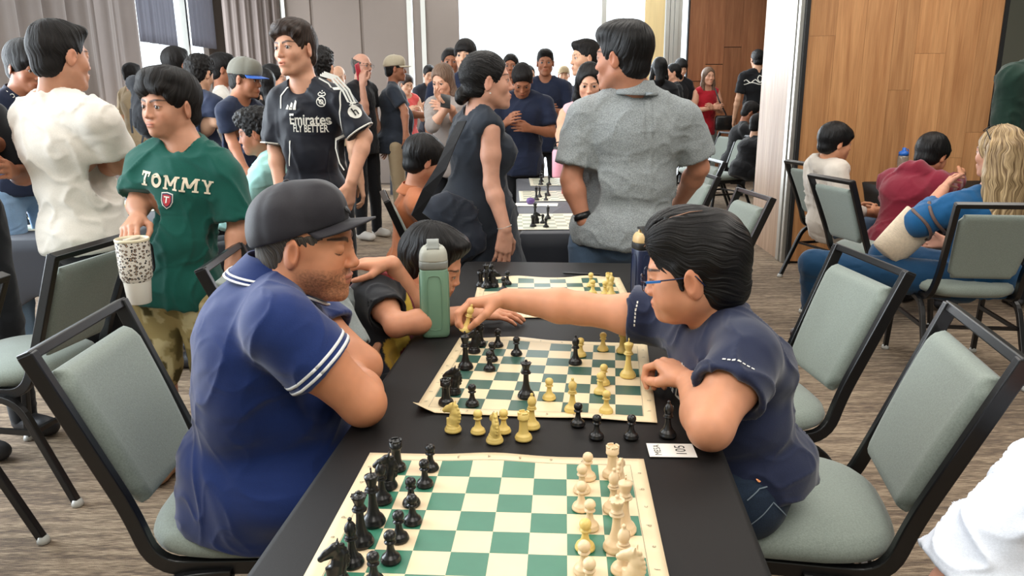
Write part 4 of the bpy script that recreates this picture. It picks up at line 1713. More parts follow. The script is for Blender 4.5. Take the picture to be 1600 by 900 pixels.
def glasses(h, m, root, lens=None, r=(.022, .017), round_=2.6, thick=.0022):
    o = None
    mb = MB()
    for s in (-1, 1):
        pts = []
        for k in range(24):
            a = 2 * PI * k / 24
            x = abs(math.cos(a)) ** (2 / round_) * (1 if math.cos(a) > 0 else -1) * r[0]
            z = abs(math.sin(a)) ** (2 / round_) * (1 if math.sin(a) > 0 else -1) * r[1]
            pts.append(h.p((s * .033 + x, .103 - .10 * abs(s * .033 + x) ** 1.3 * 1.4, .001 + z)))
        mb.sweep(pts, thick * h.k, thick * h.k, h.R[:, 1], closed=True, n=6)
        mb.sweep([h.p((s * .055, .099, .008)), h.p((s * .070, .088, .008)), h.p((s * .080, .02, .010)), h.p((s * .080, -.012, .012)), h.p((s * .080, -.028, -.010))], thick * 1.3 * h.k, thick * 1.3 * h.k, h.R[:, 2], n=6)
    mb.sweep([h.p((-.012, .104, .006)), h.p((0, .107, .008)), h.p((.012, .104, .006))], thick * h.k, thick * h.k, h.R[:, 2], n=6)
    o = mb.build('glasses', m, root)
    o.matrix_parent_inverse = Matrix.Translation(root.location).inverted()
    return o


def hand_prims(Wp, d, n, t, s=1., curl=(.5, .5, .5, .55), thumb=(.4, .5), spread=.06, point=None):
    """five fingers: d fingers' way, n the way the palm faces, t towards the thumb side"""
    d = nrm(d)
    n = nrm(n - d * (np.array(n) @ d))
    t0 = np.array(t, float)
    t_ = np.cross(n, d)
    if t_ @ t0 < 0:
        t_ = -t_
    W = np.array(Wp, float)
    P = []
    offs = (.0275, .0095, -.0085, -.0255)
    L = ((.043, .026, .021), (.047, .029, .022), (.043, .027, .021), (.034, .020, .019))
    kn = []
    P.append(Cap(W - d * .012 * s, W + d * .02 * s, .0240 * s, .026 * s, (n, .70), .015 * s))
    for i, o in enumerate(offs):
        a = W + d * .012 * s + t_ * o * .55 * s
        b = W + d * (.086 - .006 * abs(i - 1)) * s + t_ * o * s - n * (.003 if i in (1, 2) else 0) * s
        P.append(Cap(a, b, .0150 * s, .0118 * s, None, .010 * s))
        kn.append(b)
    P.append(Cap(W + d * .02 * s + t_ * .022 * s + n * .004 * s, W + d * .06 * s + t_ * .026 * s + n * .004 * s, .014 * s, .010 * s, None, .012 * s))
    for i in range(4):
        c = curl[i] if isinstance(curl, (tuple, list)) else curl
        p = kn[i]
        ang = c * .75
        sp = spread * (1.5 - i)
        r = (.0094, .0097, .0092, .0082)[i]
        for j in range(3):
            dd = nrm(d * math.cos(ang) + n * math.sin(ang) + t_ * sp * math.cos(ang))
            q = p + dd * L[i][j] * s
            r1 = r * (.92 if j < 2 else .84)
            P.append(Cap(p, q, r * s, r1 * s, None, .0035 * s))
            p = q
            r = r1
            ang += c * (1.15 if j == 0 else .8)
    a = W + d * .018 * s + t_ * .020 * s + n * .006 * s
    opn, cl = thumb
    d1 = nrm(d * .75 + t_ * (1.0 * opn + .25) + n * (.25 + .5 * cl))
    b = a + d1 * .044 * s
    d2 = nrm(d * 1.0 + t_ * (.45 * opn - .15 * cl) + n * (.1 + .6 * cl))
    c_ = b + d2 * .032 * s
    d3 = nrm(d * 1.0 + t_ * (.2 * opn - .55 * cl) + n * (.05 + .6 * cl))
    e_ = c_ + d3 * .026 * s
    P += [Cap(a, b, .0150 * s, .0118 * s, None, .010 * s), Cap(b, c_, .0112 * s, .0100 * s, None, .004 * s), Cap(c_, e_, .0100 * s, .0084 * s, None, .003 * s)]
    return P


def arm_prims(S, E, Wr, b=1., s=1., fat=1.):
    S, E, Wr = map(lambda x: np.array(x, float), (S, E, Wr))
    d = nrm(Wr - E)
    m1 = S + (E - S) * .45
    f1 = E + (Wr - E) * .28
    return [Cap(S, m1, .044 * b * s, .045 * b * s, None, .03 * s), Cap(m1, E, .043 * b * s, .035 * b * s, None, .02 * s),
            Cap(E, f1, .035 * b * s, .038 * b * s, None, .02 * s), Cap(f1, Wr, .038 * b * s, .0265 * s * (.5 + .5 * b), None, .02 * s)]


GM = {}


def folds(P, Q, amp, sc, dirs=((0, 0, 1),), seed=0, mask=None):
    """cloth relief: soft undulation plus long narrow creases running down and across"""
    n = normals(P, Q)
    w = P * sc
    warp = np.stack([vnoise(w * .55, seed + 5), vnoise(w * .55 + 9, seed + 6), vnoise(w * .55 + 5, seed + 7)], 1)
    d1 = vnoise(w * np.array((1, 1, .5)) + warp * .5, seed)
    c1 = (1 - np.abs(vnoise(w * np.array((1.25, 1.25, .50)) + warp * 1.3, seed + 2))) ** 5
    c2 = (1 - np.abs(vnoise(w @ np.array(((1.1, .3, .7), (.2, 1.2, -.5), (-.9, .6, 1.3))) + warp * 1.1, seed + 3))) ** 6
    env = np.clip(.5 + vnoise(w * .45 + 20, seed + 4), 0, 1)
    disp = amp * .72 * (.6 * d1 + 1.7 * (c1 - .25) * env + 1.5 * (c2 - .2) * (1 - env))
    if mask is not None:
        disp = disp * mask
    return P + n * disp[:, None]


def person(label, head, look, Y=None, byaw=None, hs=1.0, skin=(214, 166, 136), hair=('short', H_black), face=None, iris=(60, 38, 24),
           neck=None, pelvis=None, sw=.185, bd=1.0, belly=0., sh=None, arms=('down', 'down'), afat=1.0, shirt=None, pants=None, pose='stand', ground=0.,
           stubble=0, browc=None, browt=1., cap=None, specs=None, group=None, legs=None, shoes=(40, 40, 44), vs=None, neckw=1., detail=None, eyes_closed=0, hip_w=.09, hoff=(0, 0), bone=None, cat='person', lipc=None):
    if byaw is None:
        byaw = look[0]
    HC = np.array(head, float) if len(head) == 3 and Y is None else at(head[0], head[1], Y)
    dist = np.linalg.norm(HC - np.array((0, 0, CH)))
    vh = max(.0020, min(.007, dist * .0011)) if vs is None else vs[0]
    vb = max(.0032, min(.011, dist * .0020)) if vs is None else vs[1]
    far = dist > 4.6
    HR = frame(*look)
    h = HF(HC, HR, hs)
    BR = frame(byaw)
    rt, fw, up = BR[:, 0], BR[:, 1], BR[:, 2]
    if neck is None:
        neck = HC + HR @ (np.array((0, -.035, -.150)) * hs) * .65 + (HC - np.array((0, 0, .155 * hs)) + fw * -.03 * hs) * .35 - HC * .0
        neck = (HC + HR @ (np.array((0, -.035, -.150)) * hs)) * .65 + (HC - up * .155 * hs - fw * .03 * hs) * .35
    NB = np.array(neck, float)
    if sh is None:
        SR = NB + rt * (sw - .03) - up * .058 * hs
        SL = NB - rt * (sw - .03) - up * .058 * hs
    else:
        SR, SL = np.array(sh[0], float), np.array(sh[1], float)
    if pelvis is None:
        if pose == 'stand':
            zt = HC[2] + .117 * hs
            pelvis = np.array((NB[0], NB[1], zt * .53)) + fw * .0
        else:
            pelvis = np.array((NB[0], NB[1], ground + .56)) - fw * .10
    PV = np.array(pelvis, float)
    root = empty('person', (PV[0], PV[1], 0), label=label, cat=cat, group=group)
    tor = nrm(NB - PV)
    TR = nrm(SR - SL)
    TR = nrm(TR - tor * (TR @ tor))
    TF = np.cross(tor, TR)
    TM = np.stack([TR, TF, tor], 1)
    TL = np.linalg.norm(NB - PV)
    hw = np.linalg.norm(SR - SL) / 2

    def torso(g, full=True, k=.04):
        """torso volumes, g thicker all round"""
        A = [Ell(PV + tor * TL * .70 - TF * .005, ((hw * .93 + g), (.100 * bd + g), TL * .26 + g), TM, k),
             Cap(SL + TR * .02 - tor * .004, SR - TR * .02 - tor * .004, .040 * min(1.2, bd) * (hw / .16) ** .5 + g, None, None, k),
             Cap(NB + tor * .02, (SR * .72 + NB * .28) - tor * .0, .040 * hs + g * .6, .050 + g * .6, None, .03),
             Cap(NB + tor * .02, (SL * .72 + NB * .28) - tor * .0, .040 * hs + g * .6, .050 + g * .6, None, .03)]
        if full:
            A += [Ell(PV + tor * TL * .38 + TF * (.012 + belly * .3), (hw * .80 + g + belly * .25, .098 * bd + g + belly * .6, TL * .30 + g), TM, k),
                  Ell(PV + tor * TL * .06 - TF * .01, (max(hw * .82, hip_w + .05) + g + belly * .15, .112 * bd + g + belly * .3, TL * .22 + g), TM, k)]
            if bone == 'bust':
                for s_ in (-1, 1):
                    A.append(Ell(PV + tor * TL * .66 + TF * .075 + TR * s_ * .072, (.058 + g, .055 + g, .058 + g), TM, .04))
        return A
    # arms
    A = []
    for i, spec in enumerate(arms):
        side = 1 if i == 0 else -1
        S = SR if i == 0 else SL
        if spec is None:
            A.append(None)
            continue
        if isinstance(spec, str):
            k = hs * 1.0
            o = {'down': ((.05, -.01, -.27), (.06, .05, -.49)), 'cross': ((.05, .06, -.25), (-.13, .20, -.21)), 'phone': ((.05, .05, -.25), (-.06, .25, -.16)),
                 'ear': ((.07, .08, -.24), (.0, .07, .04)), 'hips': ((.12, -.06, -.22), (.02, .06, -.42)), 'lap': ((.05, .05, -.25), (-.05, .28, -.28)), 'fwd': ((.03, .14, -.22), (-.02, .36, -.24)), 'chin': ((.03, .14, -.20), (-.10, .16, -.02))}[spec]
            k = min(1.1, max(.7, (HC[2] + .117 * hs - ground) / 1.72)) if pose == 'stand' else hs
            loc = [S + rt * x * side * k + fw * y * k + up * z * k for x, y, z in o]
            spec = dict(E=loc[0], W=loc[1])
        d = dict(spec)
        d['S'] = S
        d['E'] = np.array(d['E'], float)
        d['W'] = np.array(d['W'], float)
        fd = nrm(d['W'] - d['E'])
        d.setdefault('hd', fd)
        d.setdefault('hn', -rt * side * .9 - fw * .3)
        d.setdefault('ht', fw * .8 + up * .4 + rt * side * -.3)
        d.setdefault('curl', (.35, .4, .45, .5))
        d.setdefault('thumb', (.5, .4))
        d['side'] = side
        A.append(d)
    # ---- body: one surface (head, neck, arms, hands)
    f = dict(face or {})
    P, S0, P2, S1 = head_prims(h, **f)
    if eyes_closed:
        S1 = S1[:0] + [x for j, x in enumerate(S1) if j % 3 != 0 or j >= 6]
    prims = list(P)
    nk = .052 * hs * neckw
    prims.append(Cap(h.p((0, -.026, -.045)), NB - tor * .02, nk * 1.0, nk * 1.10, None, .03))
    prims += torso(-.010, full=False)
    hands = []
    for d in A:
        if d is None:
            continue
        prims += arm_prims(d['S'], d['E'], d['W'], afat, hs ** .5)
        hp = hand_prims(d['W'] + nrm(d['hd']) * .012, d['hd'], d['hn'], d['ht'], hs * d.get('hsz', 1.0), d['curl'], d['thumb'], d.get('spread', .06))
        prims += hp
        hands.append(hp)
    if legs and legs.get('bare'):
        for (a_, b_, c__) in legs['pts']:
            prims += [Cap(a_, b_, .075 * legs.get('w', 1), .052 * legs.get('w', 1), None, .03), Cap(b_, c__, .050 * legs.get('w', 1), .034 * legs.get('w', 1), None, .02)]
    lo = np.min([p.lo for p in prims], 0) - .01
    hi = np.max([p.hi for p in prims], 0) + .01
    # fine boxes: head and hands
    hb = [x for x in P + P2]
    hlo = np.min([p.lo for p in hb], 0) - .012
    hhi = np.max([p.hi for p in hb], 0) + .012
    boxes = [(hlo, hhi, vh)]
    for hp in hands:
        if vb > .0034:
            boxes.append((np.min([p.lo for p in hp], 0) - .006, np.max([p.hi for p in hp], 0) + .006, max(.0026, min(.006, dist * .0013))))
    meshes = []

    def mk(lo_, hi_, v):
        F = Field(lo_, hi_, v)
        for p in prims:
            F.add(p)
        for p in S0:
            F.sub(p)
        for p in P2:
            F.add(p)
        for p in S1:
            F.sub(p)
        return F.mesh()
    # coarse part first, cells inside the fine boxes dropped
    Pc, Qc = mk(lo, hi, vb)
    if len(Qc):
        C = Pc[Qc].mean(1)
        inside = np.zeros(len(Qc), bool)
        for (l_, h_, v) in boxes:
            m_ = vb * 1.2
            inside |= ((C > l_ + m_) & (C < h_ - m_)).all(1)
        Qc = Qc[~inside]
        meshes.append((Pc, Qc))
    for bi, (l_, h_, v) in enumerate(boxes):
        Pm, Qm = mk(l_, h_, v)
        meshes.append((Pm, Qm))
    off = 0
    PP, QQ = [], []
    for Pm, Qm in meshes:
        if len(Qm) == 0:
            continue
        used = np.unique(Qm)
        rm = np.full(len(Pm), -1)
        rm[used] = np.arange(len(used))
        PP.append(Pm[used])
        QQ.append(rm[Qm] + off)
        off += len(used)
    PP = np.concatenate(PP)
    QQ = np.concatenate(QQ)
    base = np.array(srgb(skin))
    hc = np.array(srgb(browc or (30, 22, 18)))
    col = np.tile(base, (len(PP), 1))
    ish = ((PP > hlo) & (PP < hhi)).all(1)
    if ish.any():
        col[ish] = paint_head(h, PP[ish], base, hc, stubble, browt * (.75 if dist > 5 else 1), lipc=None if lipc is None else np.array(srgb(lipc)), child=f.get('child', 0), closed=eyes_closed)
    col *= (1 + .05 * vnoise(PP * 38, 5) + .04 * vnoise(PP * 90, 6))[:, None]
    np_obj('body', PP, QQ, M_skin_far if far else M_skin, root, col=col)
    if dist < 9 and not eyes_closed:
        for s_ in (-1, 1):
            eo = bpy.data.objects.new('eye', eye_mesh(iris))
            COL.objects.link(eo)
            eo.parent = root
            eo.matrix_parent_inverse = Matrix.Translation(root.location).inverted()
            gz = f.get('gaze', 0)
            cc = h.p((s_ * .0315, .0742, .0038))
            M = Matrix([list(HR[i]) + [cc[i]] for i in range(3)] + [[0, 0, 0, 1]]) @ Matrix.Diagonal((.0122 * hs, .0122 * hs, .0122 * hs, 1))
            eo.matrix_basis = M
    # ---- hair
    if hair:
        if callable(hair):
            hair(h, root)
        else:
            std_hair(h, hair[0], hair[1], max(vh, .0024), root, kid=f.get('child', 0), capped=bool(cap))
    if cap:
        cap_obj(h, cap['m'], root, max(vh, .003), brim_m=cap.get('brim'), tilt=cap.get('tilt', 4))
    if specs:
        glasses(h, specs, root)
    info = dict(h=h, NB=NB, SR=SR, SL=SL, PV=PV, TM=TM, TL=TL, A=A, root=root, torso=torso, rt=rt, fw=fw, up=up, vb=vb, dist=dist)
    # ---- shirt
    if shirt:
        st = dict(sleeve=.55, hem=-.10, neck='crew', fold=.006, fsc=9., tight=0)
        st.update(shirt)
        g = .012 + st['tight']
        sp = torso(g)
        cuts = []
        hemv = st['hem']
        # skirt of the shirt below the pelvis
        sp.append(Cap(PV + tor * .05, PV + tor * hemv, 1, 1, None, .04) if False else Ell(PV + tor * hemv * .5 - TF * .0, (max(hw * .84, hip_w + .05) + g + belly * .15, .118 * bd + g + belly * .3, TL * .26 + abs(hemv) * .5), TM, .04))
        cuffs = []
        for d in A:
            if d is None:
                continue
            fr = d.get('sleeve', st['sleeve'])
            S, E, Wp = d['S'], d['E'], d['W']
            if fr <= 0:
                continue
            r0 = .051 * afat * hs ** .5 + g * .95
            if fr <= 1.0:
                q = S + (E - S) * (fr + .10)
                sp.append(Cap(S - nrm(E - S) * -.012, q, r0 * .98, r0 * st.get('flare', 1.06), None, .028))
                c_ = S + (E - S) * fr
                dr = nrm(E - S)
                cuffs.append((c_, dr, r0))
            else:
                sp.append(Cap(S, E, r0, r0 * .86, None, .03))
                q = E + (Wp - E) * (fr - 1 + .04)
                sp.append(Cap(E, q, r0 * .86, r0 * .62, None, .03))
                cuffs.append((E + (Wp - E) * (fr - 1), nrm(Wp - E), r0 * .8))
        extra = st.get('extra')
        if extra:
            sp += extra(info)
        vsh = max(.0042, min(.012, dist * .0026)) if vs is None else vs[2]
        lo = np.min([p.lo for p in sp], 0) - .02
        hi = np.max([p.hi for p in sp], 0) + .02
        F = Field(lo, hi, vsh)
        for p in sp:
            F.add(p)
        for (c_, dr, r0) in cuffs:
            F.cut(c_, dr, .004, near=(c_ + dr * r0 * 1.15, r0 * 1.75))
            if vsh < .007:
                F.sub(Cap(c_ - dr * .022, c_ + dr * .05, r0 * .86, r0 * .90, None, .004))
        F.cut(PV + tor * hemv, -tor + TF * st.get('hemtilt', 0), .006)
        nc = st['neck']
        if nc == 'crew':
            F.sub(Cap(NB + TF * .018 + tor * .018 * hs, NB + TF * -.0 + tor * .12, .057 * hs * neckw, .075 * hs, None, .012))
        elif nc == 'wide':
            F.sub(Ell(NB + TF * .030 + tor * .012, (.085 * hs, .085 * hs, .060 * hs), TM, .015))
            F.sub(Cap(NB + tor * .02, NB + tor * .12, .06 * hs, .075 * hs, None, .01))
        elif nc == 'v':
            F.sub(Ell(NB + TF * .040 - tor * .0, (.055 * hs, .075 * hs, .095 * hs), TM, .012))
            F.sub(Cap(NB + tor * .02, NB + tor * .12, .06 * hs, .075 * hs, None, .01))
        elif nc in ('polo', 'collar'):
            F.sub(Cap(NB + TF * .012 + tor * .030 * hs, NB + TF * -.0 + tor * .12, .060 * hs * neckw, .075 * hs, None, .010))
        if nc == 'tank':
            F.sub(Ell(NB + TF * .020 + tor * .010, (.082 * hs, .080 * hs, .055 * hs), TM, .015))
            F.sub(Cap(NB + tor * .02, NB + tor * .12, .06 * hs, .075 * hs, None, .01))
            for S, E in ((SR, None), (SL, None)):
                sg = 1 if S is SR else -1
                F.sub(Ell(S + TR * sg * .045 - tor * .045, (.048, .085, .085), TM, .012))
        for c_ in st.get('cuts', ()):
            F.cut(*c_)
        Ps, Qs = F.mesh()
        Ps = folds(Ps, Qs, st['fold'], st['fsc'], seed=int(abs(HC[0] * 37 + HC[1] * 11)) % 50)
        kw = {}
        if st.get('paint'):
            kw['col'] = st['paint'](Ps, info)
        so = np_obj(st.get('name', 'shirt'), Ps, Qs, st['m'], root, **kw)
        info['shirt'] = so
        info['shirt_pq'] = (Ps, Qs)
        if nc in ('polo', 'collar'):
            # folded collar: band standing round the neck and falling outwards
            for lay, (mm, z0, z1, r0_, r1_, nm) in enumerate(st['collar']):
                rings = []
                for j in range(6):
                    t = j / 5
                    ring = []
                    for k in range(33):
                        a = -PI * .5 + .22 + (2 * PI - .44) * k / 32 + PI
                        # opening towards the front
                        ca, sa = math.sin(a), -math.cos(a)
                        rr = r0_ + (r1_ - r0_) * t
                        a2 = (.22 + (2 * PI - .44) * k / 32)
                        x = math.sin(a2) * rr * 1.03
                        y = math.cos(a2) * rr * 1.08
                        fr = max(0, math.cos(a2))
                        z = z0 + (z1 - z0) * t - .034 * fr ** 2 - .012 * fr
                        ring.append(NB + TR * x * hs + TF * (y + .004) * hs + tor * z * hs)
                    rings.append(ring)
                mb = MB()
                Pn = [p for r_ in rings for p in r_]
                mb.add(Pn, [(i * 33 + k, i * 33 + k + 1, (i + 1) * 33 + k + 1, (i + 1) * 33 + k) for i in range(5) for k in range(32)], 0, True)
                co = mb.build(nm, mm, root)
                co.matrix_parent_inverse = Matrix.Translation(root.location).inverted()
                s = co.modifiers.new('s', 'SOLIDIFY')
                s.thickness = .0035
        info['cuffs'] = cuffs
    # ---- trousers and shoes
    if pants:
        pt = dict(len=1.0, w=1.0, fold=.006)
        pt.update(pants)
        pp = [Ell(PV + tor * .0 - TF * .01, (max(hw * .80, hip_w + .05), .112 * bd + belly * .2, TL * .24), TM, .04)]
        shp = []
        for s_ in (-1, 1):
            hip = PV + rt * s_ * hip_w - up * .03
            if 'pts' in pt:
                kn_, an_ = pt['pts'][0 if s_ > 0 else 1]
                kn_, an_ = np.array(kn_, float), np.array(an_, float)
            elif pose == 'stand':
                kn_ = np.array((hip[0], hip[1], ground)) + up * (hip[2] - ground) * .52 + fw * .02 + rt * s_ * .015
                an_ = np.array((hip[0], hip[1], ground + .07)) + rt * s_ * .03 + fw * .01
            else:
                kn_ = hip + fw * .40 + rt * s_ * .04 - up * .02
                an_ = np.array((kn_[0], kn_[1], ground + .08)) + fw * .02
            w = pt['w']
            e_ = kn_ + (an_ - kn_) * max(0, pt['len'] * 2 - 1) if pt['len'] < 1 else an_
            pp.append(Cap(hip, kn_, .088 * w, .066 * w, None, .03))
            if pt['len'] > .55:
                pp.append(Cap(kn_, kn_ + (e_ - kn_) * 1.0, .064 * w, .052 * w, None, .02))
            shp.append((an_, s_))
        vp = max(.006, min(.013, dist * .003))
        Pm, Qm = field_mesh(pp, vp, .02)
        Pm = folds(Pm, Qm, pt['fold'], 8, seed=3)
        kw = {}
        if pt.get('paint'):
            kw['col'] = pt['paint'](Pm, info)
        info['pants'] = np_obj(pt.get('name', 'trousers'), Pm, Qm, pt['m'], root, **kw)
        info['alt_pq'] = (Pm, Qm)
        if pt.get('shoes', True):
            for an_, s_ in shp:
                a = np.array((an_[0], an_[1], ground))
                sp = [Ell(a + up * .045 + fw * .05, (.046, .115, .042), BR, .02), Ell(a + up * .035 + fw * .12, (.046, .05, .035), BR, .02), Cap(a + up * .05, a + up * .10, .042, .044, None, .02)]
                Pm, Qm = field_mesh(sp, max(.006, min(.012, dist * .003)), .01, cuts=[(a + up * .004, (0, 0, -1), .003)])
                key = ('shoe', shoes)
                if key not in GM:
                    GM[key] = mat('shoe_leather', shoes, .55)
                np_obj('shoe', Pm, Qm, GM[key], root)
    return info


def fabric(name, c, rough=.85, sheen=.2, n=(300, .06), bump=(600, .2), crumple=1.0):
    """woven cloth: fine weave relief over soft creases"""
    m = mat(name, c, rough, spec=.25, noise=n, bump=bump, sheen=sheen)
    crumple_(m, crumple)
    return m


def crumple_(m, k=1.0):
    N = NT(m)
    b = bsdf(m)
    tc = N.a('ShaderNodeTexCoord')
    outs = []
    for scl, st in ((7.0, (1.2, 1.2, .45)), (10.0, (.55, 1.0, 1.4))):
        mp = N.a('ShaderNodeMapping')
        mp.inputs['Scale'].default_value = st
        mp.inputs['Rotation'].default_value = (.3, .5, .2) if scl > 8 else (0, 0, 0)
        N.ln(tc.outputs['Object'], mp.inputs[0])
        nz = N.a('ShaderNodeTexNoise', i_Scale=scl, i_Detail=2.0, i_Distortion=.9)
        nz.noise_type = 'RIDGED_MULTIFRACTAL'
        nz.normalize = True
        N.ln(mp.outputs[0], nz.inputs['Vector'])
        outs.append(nz.outputs[0])
    ad = N.a('ShaderNodeMath', operation='ADD')
    N.ln(outs[0], ad.inputs[0])
    N.ln(outs[1], ad.inputs[1])
    bp = N.a('ShaderNodeBump', i_Strength=.55 * k, i_Distance=.010)
    N.ln(ad.outputs[0], bp.inputs['Height'])
    old = b.inputs['Normal'].links[0].from_node if b.inputs['Normal'].is_linked else None
    if old:
        N.ln(bp.outputs[0], old.inputs['Normal'])
    else:
        N.ln(bp.outputs[0], b.inputs['Normal'])


def decal(info, verts, faces, center, R, m, name, lift=.0022, parent=None, maxlen=None):
    """lays flat artwork (x right, y up) on a garment: projected along -R[:,2]"""
    so = parent or info['shirt']
    key = 'bvh' + so.name
    if key not in info:
        Ps, Qs = info['shirt_pq'] if so is info.get('shirt') else info['alt_pq']
        info[key] = BVHTree.FromPolygons([Vector(p) for p in Ps], [tuple(int(i) for i in q) for q in Qs])
    bv = info[key]
    bm = bmesh.new()
    vv = [bm.verts.new((x, y, 0)) for x, y in verts]
    for f in faces:
        try:
            bm.faces.new([vv[i] for i in f])
        except ValueError:
            pass
    if maxlen:
        for _ in range(4):
            es = [e for e in bm.edges if e.calc_length() > maxlen]
            if not es:
                break
            bmesh.ops.subdivide_edges(bm, edges=es, cuts=1)
    bmesh.ops.triangulate(bm, faces=bm.faces[:])
    bm.verts.index_update()
    c = np.array(center, float)
    out = []
    n = Vector(R[:, 2])
    for v in bm.verts:
        p = c + R[:, 0] * v.co.x + R[:, 1] * v.co.y
        o_ = Vector(p) + n * .25
        hit = bv.ray_cast(o_, -n, .6)
        if hit[0] is None:
            out.append(tuple(p))
        else:
            nn = hit[1] if hit[1].dot(n) > 0 else -hit[1]
            out.append(tuple(hit[0] + nn * lift))
    mb = MB()
    mb.add(out, [tuple(v.index for v in f.verts) for f in bm.faces])
    bm.free()
    return mb.build(name, m, so)


def txt(s, size, x=0, y=0, bold=True, sx=1.0, shear=0.):
    v, f = text_mesh(s, size, bold)
    return [(x + a * sx + b * shear, y + b) for a, b, _ in v], f


def poly(pts):
    return list(pts), [tuple(range(len(pts)))]


def slab(word, size, gap=.18):
    """block letters with slab serifs, drawn as overlapping bars"""
    out = []
    x = 0.
    S_ = .17

    def bar(x0, y0, x1, y1):
        out.append(poly([(x0 * size, y0 * size), (x1 * size, y0 * size), (x1 * size, y1 * size), (x0 * size, y1 * size)]))

    def dia(xa, ya, xb, yb, w=.20):
        out.append(poly([((xa - w / 2) * size, ya * size), ((xa + w / 2) * size, ya * size), ((xb + w / 2) * size, yb * size), ((xb - w / 2) * size, yb * size)]))
    for ch in word:
        if ch == 'T':
            bar(x, .82, x + .8, 1)
            bar(x, .66, x + .13, .82)
            bar(x + .67, .66, x + .8, .82)
            bar(x + .30, .13, x + .50, .82)
            bar(x + .17, 0, x + .63, .14)
            x += .8 + gap
        elif ch == 'O':
            g_ = ringpoly((x + .38) * size, .5 * size, .20 * size, .40 * size, 20, 1.28)
            out.append(g_)
            x += .78 + gap
        elif ch == 'M':
            bar(x + .08, .1, x + .24, 1)
            bar(x + .82, .1, x + .98, 1)
            dia(x + .18, 1, x + .53, .28)
            dia(x + .88, 1, x + .53, .28)
            bar(x - .02, 0, x + .34, .13)
            bar(x + .72, 0, x + 1.08, .13)
            bar(x - .02, .87, x + .2, 1)
            bar(x + .86, .87, x + 1.08, 1)
            x += 1.06 + gap
        elif ch == 'Y':
            dia(x + .12, 1, x + .40, .45)
            dia(x + .68, 1, x + .40, .45)
            bar(x + .30, .1, x + .50, .5)
            bar(x + .18, 0, x + .62, .13)
            bar(x - .04, .88, x + .28, 1)
            bar(x + .52, .88, x + .84, 1)
            x += .8 + gap
    w = (x - gap) * size
    v, f = merge(*out)
    return [(a - w / 2, b - size / 2) for a, b in v], f


def merge(*gs):
    V, Fc = [], []
    for v, f in gs:
        o = len(V)
        V += list(v)
        Fc += [tuple(i + o for i in q) for q in f]
    return V, Fc


def ringpoly(cx, cy, r0, r1, n=24, ry=1.):
    V = []
    for k in range(n):
        a = 2 * PI * k / n
        V.append((cx + r0 * math.cos(a), cy + r0 * math.sin(a) * ry))
        V.append((cx + r1 * math.cos(a), cy + r1 * math.sin(a) * ry))
    return V, [(2 * k, 2 * k + 1, (2 * k + 3) % (2 * n), (2 * k + 2) % (2 * n)) for k in range(n)]


def stroke(pts, w):
    V = []
    for i, p in enumerate(pts):
        a = np.array(pts[max(0, i - 1)], float)
        b = np.array(pts[min(len(pts) - 1, i + 1)], float)
        t = nrm(b - a)
        n = np.array((-t[1], t[0])) * w / 2
        V += [tuple(np.array(p) + n), tuple(np.array(p) - n)]
    return V, [(2 * i, 2 * i + 1, 2 * i + 3, 2 * i + 2) for i in range(len(pts) - 1)]


# ---------------------------------------------------------------- the people
F_royal = fabric('royal_blue_pique', (20, 44, 102), .8, .25)
F_navy = fabric('navy_jersey', (30, 38, 66), .8, .25)
F_white = fabric('white_cotton', (232, 226, 216), .85, .2)
F_black = fabric('black_cotton', (24, 25, 29), .85, .15)
F_slate = fabric('slate_cotton', (44, 50, 60), .85, .15)
F_dnavy = fabric('dark_navy_cotton', (28, 36, 58), .85, .15)
F_green = fabric('bottle_green_cotton', (16, 84, 74), .85, .2)
F_dgreen = fabric('dark_green_knit', (18, 44, 34), .9, .2)
F_mint = fabric('mint_fleece', (158, 208, 202), .9, .3)
F_orange = fabric('rust_orange_cotton', (188, 112, 72), .85, .2)
F_beige = fabric('oatmeal_fleece', (206, 196, 184), .9, .2)
F_maroon = fabric('maroon_fleece', (122, 26, 46), .9, .25)
F_red = fabric('red_knit', (186, 32, 48), .85, .2)
F_coral = fabric('coral_cotton', (214, 86, 82), .85, .2)
F_pink = fabric('pink_cotton', (238, 178, 184), .85, .2)
F_blue = fabric('teal_blue_rib', (24, 88, 138), .85, .2, bump=(900, .3))
F_jean = fabric('washed_denim', (86, 108, 134), .85, .1, n=(500, .16))
F_djean = fabric('dark_denim', (30, 44, 62), .85, .1, n=(500, .25))
F_ljean = fabric('light_denim', (128, 156, 186), .85, .1, n=(500, .14))
F_gdenim = fabric('grey_denim', (146, 154, 154), .85, .1, n=(500, .14))
F_khaki = fabric('khaki_twill', (170, 150, 120), .85, .1)
F_cardi = fabric('grey_beige_knit', (150, 140, 134), .9, .2)
F_greyprint = mat('grey_printed_poplin', (150, 156, 158), .8, spec=.25, noise=(230, .34), bump=(120, .1))
crumple_(F_greyprint)
F_attr = attr_mat('painted_fabric', .8, .25, bump=(600, .2), sheen=.15)
crumple_(F_attr)
P_white = mat('white_print', (236, 234, 226), .6)
P_cream = mat('cream_felt', (232, 220, 196), .9)
P_red = mat('red_print', (178, 44, 50), .6)
P_black = mat('black_print', (16, 16, 18), .6)
P_navy = mat('navy_print', (30, 40, 70), .6)
M_wh_rib = fabric('white_rib', (228, 230, 232))
SK = (208, 148, 114)
SKD = (164, 108, 80)
SKL = (220, 166, 138)


def fside(info, back=False):
    TM = info['TM']
    if back:
        return np.stack([TM[:, 0], TM[:, 2], -TM[:, 1]], 1)
    return np.stack([-TM[:, 0], TM[:, 2], TM[:, 1]], 1)


def keep(o, info):
    if o.parent is info['root']:
        o.matrix_parent_inverse = Matrix.Translation(info['root'].location).inverted()
    return o


